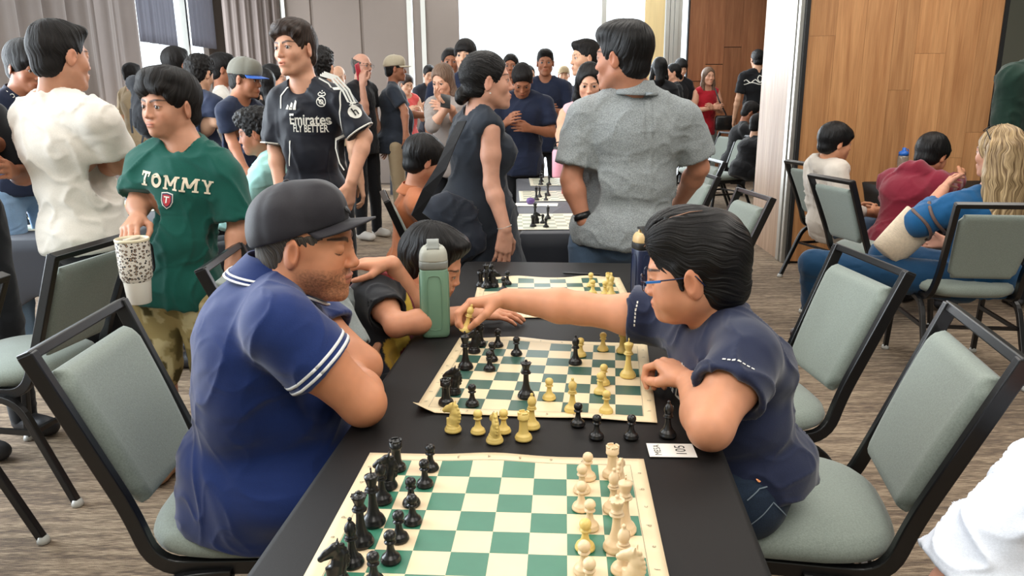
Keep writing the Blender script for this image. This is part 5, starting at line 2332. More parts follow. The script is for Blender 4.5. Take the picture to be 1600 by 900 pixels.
def sleeve_band(info, i, m, name, off=-.006, w=.007, grow=.0015):
    c_, dr, r0 = info['cuffs'][i]
    Ps, Qs = info['shirt_pq']
    # a narrow ring cut from the sleeve surface itself
    t = (Ps - c_) @ dr
    rad = np.linalg.norm((Ps - c_) - t[:, None] * dr, axis=1)
    a = nrm(np.cross(dr, (.3, .2, 1)))
    b = np.cross(dr, a)
    bv = BVHTree.FromPolygons([Vector(p) for p in Ps], [tuple(int(i_) for i_ in q) for q in Qs])
    rows = []
    for tt in (off - w / 2, off, off + w / 2):
        row = []
        for k in range(49):
            an = 2 * PI * k / 48
            d = a * math.cos(an) + b * math.sin(an)
            o_ = c_ + dr * tt + d * r0 * 1.8
            hit = bv.ray_cast(Vector(o_), Vector(-d), r0 * 1.7)
            rr = r0 * 1.06 if hit[0] is None else min(r0 * 1.22, r0 * 1.8 - hit[3] + grow)
            row.append(tuple(c_ + dr * tt + d * rr))
        rows.append(row)
    mb = MB()
    mb.add([p for r_ in rows for p in r_], [(i_ * 49 + k, i_ * 49 + k + 1, (i_ + 1) * 49 + k + 1, (i_ + 1) * 49 + k) for i_ in range(2) for k in range(48)], 0, True)
    o = mb.build(name, m, info['shirt'])
    s = o.modifiers.new('s', 'SOLIDIFY')
    s.thickness = .0012
    return keep(o, info)


# --- man in the cap, royal blue polo
capm = fabric('charcoal_nylon', (38, 36, 42), .6, .1, bump=(200, .1))
i1 = person('man in a charcoal baseball cap and blue polo shirt leaning on the table',
            (480, 382), (-5, -5, 0), 1.60, byaw=0, hs=1.01, skin=(208, 142, 106), hair=('short', H_grey), face=dict(nose=1.2, fat=.8, brow=1.3, lips=.82),
            neck=at(432, 446, 1.62), pelvis=(-.575, 1.60, .575), sh=(at(432, 508, 1.43), at(436, 462, 1.77)), bd=1.34, belly=.03, afat=1.26, neckw=1.15, hip_w=.085,
            arms=(dict(E=(-.305, 1.455, .792), W=(-.37, 1.64, .80), hd=(-.7, .7, 0), hn=(0, 0, -1), ht=(-1, 0, 0), curl=.35), dict(E=(-.350, 1.68, .79), W=(-.50, 1.60, .86), hd=(-.8, -.5, .1), hn=(0, 0, -1), ht=(-1, 0, 0), curl=.95, sleeve=.6)),
            shirt=dict(m=F_royal, sleeve=.52, hem=-.13, neck='polo', fold=.0055, fsc=10,
                       collar=[(F_royal, .066, .014, .064, .104, 'collar'), (M_wh_rib, .0275, .0240, .0975, .1000, 'collar_stripe'), (M_wh_rib, .0195, .0160, .1035, .1060, 'collar_stripe')],
                       extra=lambda I: [Ell(I['PV'] + I['TM'][:, 2] * I['TL'] * .55 - I['TM'][:, 1] * .055, (.185, .10, .21), I['TM'], .05), Ell(I['PV'] + np.array((.07, 0, -.01)), (.19, .20, .115), None, .05)]),
            pants=dict(m=F_djean), pose='sit', stubble=.62, lipc=(168, 100, 84), browc=(38, 30, 27), browt=1.3, cap=dict(m=capm, tilt=15), eyes_closed=1, iris=(50, 34, 24))
for off, nm in ((-.008, 'sleeve_stripe'), (-.022, 'sleeve_stripe')):
    sleeve_band(i1, 0, M_wh_rib, nm, off, .006)
hh = i1['h']
o = MB().lathe([(0, 0), (.011, .0), (.0115, .0012), (0, .0016)], n=20, cap=False)
Rz = np.stack([hh.R[:, 0], np.cross(nrm(hh.R[:, 1] * .75 + hh.R[:, 2] * .6), hh.R[:, 0]), nrm(hh.R[:, 1] * .75 + hh.R[:, 2] * .6)], 1)
o.v = [tuple(hh.p((0, .083, .082)) + Rz @ np.array(v)) for v in o.v]
keep(o.build('emblem', P_black, i1['root']), i1)


# --- boy with glasses, navy t-shirt, reaching arm
def f2_hair(h, root):
    e, c = h.ell, h.cap
    face = [e((0, .094, -.030), (.070, .066, .092), .010), e((0, .02, -.100), (.1, .072, .062), .01), e((.087, .010, -.034), (.022, .030, .048), .008), e((-.088, .012, -.034), (.024, .026, .040), .006)]
    base = [e((0, -.018, .040), (.081, .104, .095), .01), e((0, -.050, -.030), (.070, .064, .058), .02)]
    X = [e((.016, .014, .096), (.062, .076, .048), .02), e((.022, .052, .088), (.040, .026, .024), .014), e((-.034, .030, .086), (.040, .054, .040), .02), e((0, -.062, .040), (.078, .056, .080), .02),
         c((-.069, .024, .030), (-.073, .018, -.014), .008, .004, .01)]
    pp = [(-.026, .092, .080), (-.031, .066, .112), (-.034, .030, .134), (-.036, -.010, .141), (-.034, -.035, .140)]
    part = [c(a, b, .0065, .0055, .005) for a, b in zip(pp[:-1], pp[1:])]
    hair_obj(h, base, face, X, H_black, .0024, root, axis=(-.35, .9, .45), amp=.0014, freq=(26, 1.1), cuts=[(h.p((0, -.06, -.082)), h.R @ np.array((0, -.15, -1.)), .004)], extra_subs=part)
    mp = MB().sweep([h.p((x, y - .003, z - .0062)) for x, y, z in pp], .004, .003, h.R[:, 0], n=6, radii=[.5, 1, 1, .7, .2])
    ho = mp.build('hair_parting', mat('scalp', (168, 124, 100), .6), root)
    ho.matrix_parent_inverse = Matrix.Translation(root.location).inverted()


M_specs = mat('black_blue_glasses', (18, 26, 60), .25)
M_specs_b = mat('bright_blue_plastic', (40, 120, 200), .3)
i2 = person('boy with glasses and slicked black hair in a navy t-shirt, reaching left across the table',
            (1083, 428), (163, -10, 0), 1.62, byaw=166, hs=1.04, skin=(216, 152, 118), hair=f2_hair, face=dict(child=.9, fat=.9, nose=.85),
            neck=at(1128, 500, 1.63), pelvis=(.525, 1.60, .575), sh=(at(1046, 500, 1.82), at(1170, 552, 1.47)), bd=1.06, belly=.02, afat=1.12, hip_w=.10,
            arms=(dict(E=at(908, 482, 1.90), W=at(792, 467, 1.96), hd=(-1, .03, -.12), hn=(-.1, -.25, -1), ht=(-.2, -1, -.3), curl=(.75, .8, .85, .9), thumb=(.35, 1.0), sleeve=.42, hsz=.94),
                  dict(E=onz(1110, 668, .795), W=onz(1080, 600, .80), hd=(-.35, .9, .15), hn=(-.2, 0, -1), ht=(-.9, -.3, 0), curl=(.9, 1.0, 1.05, 1.05), thumb=(.1, .6), sleeve=.58, hsz=.94)),
            shirt=dict(m=F_navy, hem=-.035, neck='crew', fold=.0070, fsc=12), pants=dict(m=F_djean, w=1.05), pose='sit', browt=1.1, browc=(30, 24, 22))
glasses(i2['h'], M_specs, i2['root'], r=(.021, .0175), thick=.0026)
h2 = i2['h']
g = keep(MB().box((0, 0, 0), (.0035, .016, .0055)).build('glasses_hinge', M_specs_b, i2['root']), i2)
gv = MB()
gv.sweep([h2.p((-.0712, .088, .008)), h2.p((-.0770, .058, .008))], .0046, .0052, h2.R[:, 2])
bpy.data.objects.remove(g)
keep(gv.build('glasses_temple', M_specs_b, i2['root']), i2)
# wreath print on the chest and light dashes on the sleeves
R = fside(i2)
G = []
for sg in (-1, 1):
    pts = [(sg * .050 * math.cos(t), .055 * math.sin(t)) for t in np.linspace(-1.2, 1.25, 12)]
    G.append(stroke(pts, .003))
    for k in range(1, 12):
        x, y = pts[k]
        for off_ in (-1, 1):
            a = math.atan2(y, x) + PI / 2 + off_ * .6
            G.append(poly([(x, y), (x + .014 * math.cos(a) - .003 * math.sin(a), y + .014 * math.sin(a) + .003 * math.cos(a)), (x + .019 * math.cos(a), y + .019 * math.sin(a)), (x + .014 * math.cos(a) + .003 * math.sin(a), y + .014 * math.sin(a) - .003 * math.cos(a))]))
G.append(txt('LE', .062, 0, 0))
v_, f_ = merge(*G)
cen = i2['PV'] + i2['TM'][:, 2] * i2['TL'] * .60 + i2['TM'][:, 1] * .1 + i2['TM'][:, 0] * -.0
decal(i2, v_, f_, cen, R, P_white, 'chest_print', maxlen=.02)
for ai in (0, 1):
    A = i2['A'][ai]
    c_, dr, r0 = i2['cuffs'][ai]
    out = nrm(np.array((-.35, -.85, .35)) - dr * (np.array((-.35, -.85, .35)) @ dr))
    Rm = np.stack([np.cross(dr, out) * -1, -dr, out], 1)
    G = [stroke([(-.030 + .009 * k, .022), (-.030 + .009 * k + .006, .0225)], .0035) for k in range(7)]
    v_, f_ = merge(*G)
    decal(i2, v_, f_, c_, Rm, P_white, 'sleeve_print')
# stitched pocket edges and rivet of the jeans
def jean(pix, w, m, nm, Z=1.40):
    P3 = [at(a, b, Z) for a, b in pix]
    Rm = np.stack([RT, UP, -FW], 1)
    pts = [((p - P3[0]) @ RT, (p - P3[0]) @ UP) for p in P3]
    dn = []
    for a, b in zip(pts[:-1], pts[1:]):
        for k in range(6):
            dn.append((a[0] + (b[0] - a[0]) * k / 6, a[1] + (b[1] - a[1]) * k / 6))
    g_ = stroke(dn + [pts[-1]], w)
    decal(i2, g_[0], g_[1], P3[0], Rm, m, nm, parent=i2['pants'], lift=.003)


M_stitch = mat('pale_stitching', (120, 134, 146), .8)
jean([(1172, 786), (1194, 770), (1216, 766)], .0022, M_stitch, 'pocket_stitching')
jean([(1168, 828), (1196, 806), (1214, 790), (1240, 816)], .0022, M_stitch, 'pocket_stitching')
g_ = ringpoly(0, 0, .0001, .0055, 12)
decal(i2, g_[0], g_[1], at(1196, 758, 1.40), np.stack([RT, UP, -FW], 1), mat('copper', (196, 128, 84), .35, .8), 'rivet', parent=i2['pants'], lift=.004)


# --- boy resting on his arms, black and red-yellow jersey
def p_jersey(P, info):
    q = P - info['NB']
    x = P @ np.array((.8, .5, .3))
    z = P[:, 2] + .25 * P[:, 0]
    a = np.floor(x / .055)
    b = np.floor((z + x * .8) / .06)
    c = np.floor((z - x * .6) / .05)
    k = (a * 7 + b * 5 + c * 3) % 5
    col = np.zeros((len(P), 3))
    cs = [srgb((112, 24, 44)), srgb((222, 186, 70)), srgb((34, 34, 44)), srgb((112, 24, 44)), srgb((190, 150, 52))]
    for i, cc in enumerate(cs):
        col[k == i] = cc
    TM = info['TM']
    lat = np.abs((P - info['NB']) @ TM[:, 0])
    slv = lat > .105
    col[slv] = srgb((26, 27, 32))
    up_ = (P - info['NB']) @ TM[:, 2]
    redp = slv & (up_ > -.055) & (lat < .155)
    col[redp] = srgb((186, 32, 44))
    return col


i3 = person('boy in a black, red and yellow jersey resting his head low over his arms',
            (674, 416), (-4, -20, -6), 2.33, byaw=0, hs=.97, skin=(206, 144, 112), hair=('fade', H_black), face=dict(child=1, nose=.85, fat=.4),
            neck=at(614, 448, 2.33), pelvis=(-.45, 2.10, .60), sh=(at(588, 462, 2.17), at(632, 450, 2.47)), bd=1.05, afat=.88, hip_w=.08,
            arms=(dict(E=(-.318, 2.01, .787), W=(-.125, 2.13, .785), hd=(1, .15, -.05), hn=(0, .2, -1), ht=(0, 1, .2), curl=.25, sleeve=.62, hsz=.9),
                  dict(E=at(662, 492, 2.27), W=at(612, 412, 2.20), hd=(-1, -.05, .03), hn=(0, .1, -1), ht=(.0, -1, .3), curl=.35, sleeve=.5, hsz=.95)),
            shirt=dict(m=F_attr, name='jersey', paint=p_jersey, hem=-.08, fold=.005, sleeve=.6), pants=dict(m=F_black), pose='sit')
# --- someone in a grey denim jacket hidden behind the man
i4 = person('person in a grey denim jacket mostly hidden behind the man in the cap',
            (503, 392), (10, -10, 0), 2.02, byaw=5, hs=.90, skin=SK, hair=('short', H_soft), neck=at(480, 470, 2.02), pelvis=(-.60, 2.0, .56), sh=(at(503, 468, 1.90), at(505, 465, 2.14)), bd=.95, afat=.9,
            arms=(dict(E=at(545, 548, 1.86), W=(-.40, 1.98, .70)), dict(E=(-.46, 2.20, .78), W=(-.47, 2.08, .62))), shirt=dict(m=F_gdenim, name='denim_jacket', sleeve=1.0, fold=.007, hem=-.06, fsc=12), pants=dict(m=F_black), pose='sit')
A = i4['A'][0]
for t, nm in ((.50, 'jacket_patch'),):
    c_ = A['S'] + (A['E'] - A['S']) * .55
    out = np.array((.1, -1, .3))
    dr = nrm(A['E'] - A['S'])
    out = nrm(out - dr * (out @ dr))
    Rm = np.stack([np.cross(-dr, out) * 1, -dr, out], 1)
    v_, f_ = merge(stroke([(-.03, .014), (.03, .014)], .003), stroke([(-.03, -.014), (.03, -.014)], .003), *[ringpoly(-.022 + .0145 * k, 0, .004, .0065, 10) for k in range(4)])
    decal(i4, v_, f_, c_, Rm, P_black, nm)

# --- boy in the green t-shirt with lettering, tumbler in hand
CAMO = attr_mat('camouflage_twill', .85, .2)


def p_camo(P, info):
    n = vnoise(P * 15, 2) + .5 * vnoise(P * 32, 3)
    col = np.tile(np.array(srgb((176, 160, 112))), (len(P), 1))
    col[n > .25] = srgb((132, 120, 78))
    col[n < -.35] = srgb((208, 196, 152))
    col[vnoise(P * 20 + 7, 5) > .5] = srgb((96, 88, 58))
    return col


def bare(pv, rt, fw, g=0., zk=.42, sp=.09):
    r = []
    for s_ in (1, -1):
        hip = pv + rt * s_ * sp
        kn = np.array((hip[0], hip[1], zk)) + rt * s_ * .01
        r.append((hip, kn, np.array((kn[0], kn[1], .08))))
    return r


_pv = at(278, 452, 2.70)
_BR = frame(-97)
i5 = person('boy in a bottle green t-shirt with white lettering and camouflage shorts carrying a tumbler',
            (266, 168), (-116, 0, 2), 2.70, byaw=-97, hs=.985, skin=(196, 142, 114), hair=('fringe', H_soft), face=dict(child=.8, nose=.8, lips=1.1), neck=at(287, 226, 2.70), pelvis=_pv,
            sh=(at(226, 262, 2.72), at(350, 268, 2.68)), bd=1.0, afat=.92, hip_w=.085,
            arms=(dict(E=at(216, 318, 2.66), W=at(216, 338, 2.60), hd=(.1, -.9, -.25), hn=(.3, 0, -1), ht=(.8, -.2, .2), curl=(.5, .55, .6, .6), sleeve=.80),
                  dict(E=at(372, 352, 2.68), W=at(362, 418, 2.60), hd=(0, -.3, -1), hn=(-1, 0, 0), ht=(0, -1, 0), sleeve=.88)),
            shirt=dict(m=F_green, hem=-.04, fold=.010, fsc=10, neck='crew', sleeve=.8, tight=.010), legs=dict(bare=1, pts=bare(_pv, _BR[:, 0], _BR[:, 1])), pants=dict(m=CAMO, paint=p_camo, len=.56, name='shorts', w=1.06, pts=[(b[1], b[2]) for b in bare(_pv, _BR[:, 0], _BR[:, 1])], fold=.008), shoes=(190, 150, 120))
R = fside(i5)
c_ = at(268, 287, 2.58)
v_, f_ = slab('TOMMY', .046, .20)
decal(i5, v_, f_, c_, R, P_cream, 'lettering', maxlen=.03, lift=.003)
c2 = at(260, 313, 2.58)
sh_ = lambda k: [(-.021 * k, .024 * k), (0, .028 * k), (.021 * k, .024 * k), (.021 * k, -.004 * k), (.013 * k, -.020 * k), (0, -.030 * k), (-.013 * k, -.020 * k), (-.021 * k, -.004 * k)]
for k_, mm, lf in ((1.0, P_white, .002), (.86, P_navy, .003), (.70, P_red, .004)):
    v_, f_ = poly(sh_(k_))
    decal(i5, v_, f_, c2, R, mm, 'crest', lift=lf)
v_, f_ = txt('T', .032, 0, 0)
decal(i5, v_, f_, c2, R, P_white, 'crest_letter', lift=.0052)

# tumbler
q = at(219, 473, 2.42)
tb = empty('tumbler', q, -.2, label='leopard-print insulated tumbler with a clear lid held by the boy in green', cat='tumbler')


def leopard():
    m = mat('leopard_print', (226, 218, 204), .35, spec=.5)
    N = NT(m)
    b = bsdf(m)
    tc = N.a('ShaderNodeTexCoord')
    mp = N.a('ShaderNodeMapping')
    mp.inputs['Scale'].default_value = (95, 95, 110)
    N.ln(tc.outputs['Object'], mp.inputs[0])
    v = N.a('ShaderNodeTexVoronoi', feature='F1', i_Scale=1.0, i_Randomness=.85)
    N.ln(mp.outputs[0], v.inputs['Vector'])
    nz = N.a('ShaderNodeTexNoise', i_Scale=2.2)
    N.ln(mp.outputs[0], nz.inputs['Vector'])
    ad = N.a('ShaderNodeMath', operation='ADD')
    mu = N.a('ShaderNodeMath', operation='MULTIPLY', i_1=.35)
    N.ln(nz.outputs[0], mu.inputs[0])
    N.ln(v.outputs['Distance'], ad.inputs[0])
    N.ln(mu.outputs[0], ad.inputs[1])
    cr = N.a('ShaderNodeValToRGB')
    cr.color_ramp.interpolation = 'CONSTANT'
    el = cr.color_ramp.elements
    el[0].position = 0
    el[0].color = srgb((180, 150, 124)) + (1,)
    el[1].position = .40
    el[1].color = srgb((26, 22, 22)) + (1,)
    e3 = el.new(.60)
    e3.color = srgb((228, 220, 208)) + (1,)
    N.ln(ad.outputs[0], cr.inputs[0])
    N.ln(cr.outputs[0], b.inputs['Base Color'])
    return m


MB().lathe([(.0, 0), (.034, 0), (.036, .003), (.042, .075)], n=32, cap=False).build('base', mat('white_enamel', (228, 222, 210), .35), tb)
MB().lathe([(.042, .0752), (.049, .090), (.0505, .13), (.0515, .205)], n=32, cap=False).build('body', leopard(), tb)
MB().lathe([(.0515, .205), (.0525, .207), (.0525, .213), (.050, .215), (.048, .213), (.047, .206)], n=32, cap=False).build('rim', mat('cream_steel', (222, 210, 180), .35), tb)
lidm = mat('smoked_clear_plastic', (150, 140, 128), .15, spec=.6)
l_ = MB().lathe([(.0475, .207), (.044, .209), (0, .2095)], n=32, cap=False).build('lid', lidm, tb)
MB().box((0, 0, .2125), (.018, .062, .006), bev=.002).build('lid_slider', mat('clear_slider', (214, 206, 188), .25), l_)
MB().sweep(bez([(0, .05, .185), (0, .085, .18), (0, .085, .09), (0, .046, .085)], 6, .025), .014, .008, (1, 0, 0)).build('handle', M_black, tb)

# --- teen in the white t-shirt seen from behind
i6 = person('teen in an off-white t-shirt seen from behind with folded arms at the left',
            (95, 90), (60, -4, 3), 2.95, byaw=62, hs=1.0, skin=(196, 142, 114), hair=('fade', H_soft), neck=at(84, 158, 2.95), pelvis=at(138, 372, 3.0), sh=(at(152, 186, 2.86), at(48, 182, 3.02)), bd=1.12, afat=.95,
            arms=(dict(E=at(186, 258, 2.95), W=at(140, 262, 3.22), hd=(-1, .2, 0), hn=(0, -1, 0), ht=(0, 0, 1)), dict(E=at(70, 262, 3.22), W=at(128, 240, 3.16), hd=(1, -.75, -.1), hn=(-.5, .6, .3), ht=(0, -.2, 1), curl=.35)),
            shirt=dict(m=F_white, sleeve=.72, hem=-.03, hemtilt=.0, fold=.012, fsc=9, tight=.014, flare=1.1), pants=dict(m=F_black))
# --- teen in the black polo with patterned collar
i7 = person('teen in a dark polo with a white-patterned collar and light jeans at the far left',
            (42, 106), (-28, -14, 0), 3.85, byaw=-30, hs=.98, skin=SKD, hair=('bowl', H_soft), neck=at(30, 150, 3.85), pelvis=at(34, 290, 3.9), sw=.19, afat=.9,
            arms=(dict(E=at(12, 222, 3.75), W=at(48, 250, 3.6)), 'down'),
            shirt=dict(m=F_dnavy, neck='polo', sleeve=.85, collar=[(F_dnavy, .05, .0, .06, .09, 'collar')], hem=-.02), pants=dict(m=F_ljean))
v_, f_ = merge(*[ringpoly(-.06 + .024 * k, 0, .005, .008, 10) for k in range(6)])
mb = MB()
for k in range(9):
    a = -1.9 + k * .34
    c_ = i7['NB'] + i7['TM'][:, 0] * -math.sin(a) * .079 + i7['TM'][:, 1] * math.cos(a) * .084 + i7['TM'][:, 2] * (.026 - .03 * max(0, math.cos(a)) ** 2)
    t1 = i7['TM'][:, 0] * -math.cos(a) - i7['TM'][:, 1] * math.sin(a)
    mb.sweep([c_ + t1 * .009 * math.cos(u) + i7['TM'][:, 2] * .009 * math.sin(u) for u in np.linspace(0, 2 * PI, 9)[:-1]], .003, .003, (0, 0, 1), closed=True)
keep(mb.build('collar_pattern', P_white, i7['root']), i7)
i8 = person('person in dark clothes cut off by the left edge, only a forearm and side showing',
            (-75, 92), (-10, 0, 0), 2.95, byaw=-15, hs=1.0, skin=SKD, hair=('short', H_soft), pelvis=at(-70, 320, 2.95), arms=(dict(E=at(-40, 215, 2.85), W=at(14, 232, 3.2), hd=(1, .3, -.3)), 'cross'),
            shirt=dict(m=F_black, sleeve=.8), pants=dict(m=F_black))

# --- teen in the black football jersey
i9 = person('tall teen in a black football jersey with white piping and white lettering',
            (461, 78), (-117, 2, -3), 3.45, byaw=-112, hs=.97, skin=(212, 158, 130), hair=('swept', H_brown), face=dict(nose=.95, lips=1.05, mouth_open=.3), neck=at(476, 136, 3.47), pelvis=at(487, 302, 3.5),
            sh=(at(436, 158, 3.50), at(533, 158, 3.42)), bd=.98, afat=.90, hip_w=.09,
            arms=(dict(E=at(430, 232, 3.48), W=at(440, 305, 3.40), sleeve=.92), dict(E=at(570, 214, 3.40), W=at(549, 284, 3.28), hd=(-.2, -.1, -1), hn=(-.8, .6, 0), ht=(-.6, -.8, 0), curl=.35, sleeve=.86)),
            shirt=dict(m=fabric('black_blue_polyester', (22, 25, 36), .55, .1), name='football_jersey', fold=.008, fsc=10, tight=.006, hem=-.03), pants=dict(m=F_djean), browt=1.25, browc=(36, 26, 22))
R = fside(i9)
Z9 = 3.33


def d9(g, px, py, m, nm, lift=.0025, Rr=None, maxlen=.03):
    return decal(i9, g[0], g[1], at(px, py, Z9), Rr if Rr is not None else R, m, nm, lift=lift, maxlen=maxlen)


d9(txt('Emirates', .062, 0, 0, sx=.76), 474, 189, P_white, 'sponsor_lettering')
d9(txt('FLY BETTER', .044, 0, 0, sx=.60), 475, 203, P_white, 'sponsor_lettering')
bars = merge(*[poly([(-.026 + .018 * k, -.016), (-.012 + .018 * k, -.016), (-.012 + .018 * k + .0, -.016 + .014 + .010 * k), (-.020 + .018 * k, -.016 + .020 + .010 * k)]) for k in range(3)])
d9(bars, 444, 167, P_white, 'logo')
cr = merge(ringpoly(0, 0, .0175, .0215, 26), stroke([(-.016, .010), (-.004, .002), (.013, -.013)], .006), ringpoly(0, -.001, .006, .0105, 16), stroke([(-.018, .030), (-.012, .024), (.012, .024), (.018, .030)], .004),
           stroke([(-.018, .030), (-.010, .038), (0, .032), (.010, .038), (.018, .030)], .004), ringpoly(0, .043, .0, .003, 8))
d9(cr, 494, 160, P_white, 'crest')
# piping: raglan lines on the front, stripes on the shoulder
TM9 = i9['TM']


def line9(pix, w, nm, Zs=Z9, n=10):
    P3 = [at(a, b, Zs) for a, b in pix]
    c0 = P3[0]
    pts = [((p - c0) @ R[:, 0], (p - c0) @ R[:, 1]) for p in P3]
    dn = []
    for a, b in zip(pts[:-1], pts[1:]):
        for k in range(n):
            dn.append((a[0] + (b[0] - a[0]) * k / n, a[1] + (b[1] - a[1]) * k / n))
    dn.append(pts[-1])
    g_ = stroke(dn, w)
    decal(i9, g_[0], g_[1], c0, R, P_white, nm)


line9([(498, 122), (515, 130), (524, 142), (527, 165), (526, 200), (524, 232), (530, 255), (538, 266)], .006, 'piping')
line9([(446, 130), (428, 140), (420, 152), (423, 172)], .006, 'piping')
line9([(444, 222), (445, 240), (442, 262)], .005, 'piping')
for k in range(3):
    line9([(500 + k * 3, 117 - k * 2), (520 + k * 5, 122 - k * 1), (540 + k * 5, 142 - k * 1), (552 + k * 4, 165 - k * 2)], .009, 'shoulder_stripe')
sleeve_band(i9, 0, P_white, 'sleeve_trim', -.004, .007)
sleeve_band(i9, 1, P_white, 'sleeve_trim', -.004, .007)
c_, dr, r0 = i9['cuffs'][1]
out = np.array((.55, -.8, .1))
out = nrm(out - dr * (out @ dr))
Rm = np.stack([np.cross(-dr, out), -dr, out], 1)
bc = c_ - dr * .075
g_ = ringpoly(0, 0, 0.0001, .030, 24)
decal(i9, g_[0], g_[1], bc, Rm, P_white, 'sleeve_badge', lift=.002)
g_ = txt('h', .05)
decal(i9, g_[0], g_[1], bc, Rm, P_black, 'badge_letter', lift=.004)

# --- woman in black, bun
i10 = person('woman with a low bun in a sleeveless black dress beyond the main table',
             (762, 128), (8, 2, 0), 3.35, byaw=20, hs=1.0, skin=(212, 158, 134), hair=('bun', H_black), face=dict(nose=1.15, lips=1.1), neck=at(748, 176, 3.36), pelvis=at(742, 345, 3.42), sw=.17, sh=(at(766, 205, 3.24), at(728, 196, 3.50)), bd=1.05, afat=.92, hip_w=.11, bone='bust',
             arms=(dict(E=at(768, 288, 3.22), W=at(789, 358, 3.17), hd=(-.1, 0, -1), hn=(-.3, 1, 0), ht=(1, .3, 0), curl=.3, sleeve=0), dict(E=at(735, 280, 3.62), W=at(770, 330, 3.7), sleeve=0)),
             shirt=dict(m=F_slate, name='dress', neck='tank', hem=-.45, fold=.009, fsc=7, tight=.01, extra=lambda I: [Cap(I['PV'], I['PV'] - I['up'] * .30, .19, .23, None, .06), Cap(I['PV'] - I['up'] * .3, I['PV'] - I['up'] * .50, .23, .24, None, .06)]), pants=dict(m=F_black, shoes=True))
mb = MB()
h_ = i10['h']
mb.lathe([(0, -.004), (.0045, 0), (0, .004)], h_.p((.079, .0, -.046)), 10, cap=False)
keep(mb.build('earring', mat('pearl', (235, 230, 220), .25), i10['root']), i10)
mb = MB()
A = i10['A'][0]
w_ = A['W'] - nrm(A['W'] - A['E']) * .01
mb.sweep([w_ + np.array((.030 * math.cos(t), .026 * math.sin(t), .008 * math.cos(t))) for t in np.linspace(0, 2 * PI, 17)[:-1]], .003, .003, (0, 0, 1), closed=True, n=6)
keep(mb.build('bracelet', M_alu, i10['root']), i10)
# bag with wide strap
Pm, Qm = field_mesh([Ell(at(700, 345, 3.20), (.13, .07, .12), None, .03), Ell(at(705, 375, 3.20), (.15, .08, .10), None, .03)], .009, .02)
Pm = folds(Pm, Qm, .012, 14, seed=8)
bg_ = empty('shoulder_bag', tuple(at(700, 345, 3.2)), label='large soft black bag with a wide strap beside the woman with the bun', cat='bag')
np_obj('bag_body', Pm, Qm, fabric('black_nylon', (34, 40, 52), .6, .1), bg_)
mb = MB()
mb.sweep([at(722, 190, 3.22), at(705, 225, 3.13), at(690, 262, 3.06), at(668, 300, 3.03), at(651, 334, 3.05), at(672, 352, 3.10)], .045, .005, nrm((.8, .1, .5)))
keep(mb.build('strap', F_black, bg_), dict(root=bg_))

# --- large man in the grey shirt
i11 = person('broad man in a grey printed short-sleeved shirt and jeans seen from behind',
             (972, 92), (146, 0, 0), 3.36, byaw=97, hs=1.14, skin=(194, 134, 106), hair=('volume', H_black), neck=at(992, 146, 3.38), pelvis=at(976, 366, 3.40), sh=(at(1068, 184, 3.38), at(914, 180, 3.38)), bd=1.42, belly=.13, afat=1.16, hip_w=.15, neckw=1.12,
             arms=(dict(E=at(1092, 262, 3.42), W=at(1060, 318, 3.62), sleeve=.80), dict(E=at(892, 280, 3.34), W=at(912, 345, 3.30), hd=(.45, .1, -1), hn=(1, .2, 0), curl=.4, sleeve=.80)),
             shirt=dict(m=F_greyprint, neck='collar', hem=-.03, sleeve=.8, fold=.007, fsc=10, tight=.010, collar=[(F_greyprint, .050, -.002, .064, .092, 'collar')]), pants=dict(m=F_jean, w=1.2))
c_ = at(1025, 170, 3.1)
g_ = merge(stroke([(-.015, .06 - .02 * k) for k in range(10)], .003), stroke([(.018, .06 - .02 * k) for k in range(10)], .003))
decal(i11, g_[0], g_[1], c_, fside(i11, True), F_greyprint, 'back_pleat', lift=.003)
w_ = i11['A'][1]
d_ = nrm(w_['W'] - w_['E'])
rg = []
for t in (0, .028):
    c0 = w_['W'] - d_ * (.035 - t)
    a_ = nrm(np.cross(d_, (0, 1, 0)))
    b_ = np.cross(d_, a_)
    rg.append([c0 + (a_ * math.cos(u) + b_ * math.sin(u)) * .038 for u in np.linspace(0, 2 * PI, 25)[:-1]])
mb = MB()
loft(mb, rg)
keep(mb.build('watch', M_black, i11['root']), i11)

# --- seated boys in the middle
person('curly-haired boy in a mint hoodie seated behind the tall teen', (403, 209), (186, -10, 0), 3.95, byaw=182, hs=.96, skin=SKD, hair=('curly', H_black), face=dict(child=.7), neck=at(424, 250, 3.98), pelvis=at(428, 380, 4.0), bd=1.0, afat=.9,
       arms=('fwd', 'fwd'), shirt=dict(m=F_mint, name='hoodie', sleeve=1.85, fold=.012, tight=.016, extra=lambda I: [Ell(I['NB'] - I['TM'][:, 1] * .055 + I['TM'][:, 2] * .0, (.10, .06, .06), I['TM'], .03)]), pants=dict(m=F_black), pose='sit')
person('boy with a black bowl cut seated in a rust-orange shirt left of the bag', (664, 252), (22, -12, 0), 4.05, byaw=15, hs=.98, skin=(196, 136, 106), hair=('bowl', H_black), face=dict(child=.8), neck=at(646, 300, 4.05), pelvis=at(640, 418, 4.1), bd=.95, afat=.9,
       arms=('fwd', 'fwd'), shirt=dict(m=F_orange, neck='collar', sleeve=.9, fold=.009, collar=[(F_orange, .05, .0, .06, .09, 'collar')]), pants=dict(m=F_black), pose='sit')
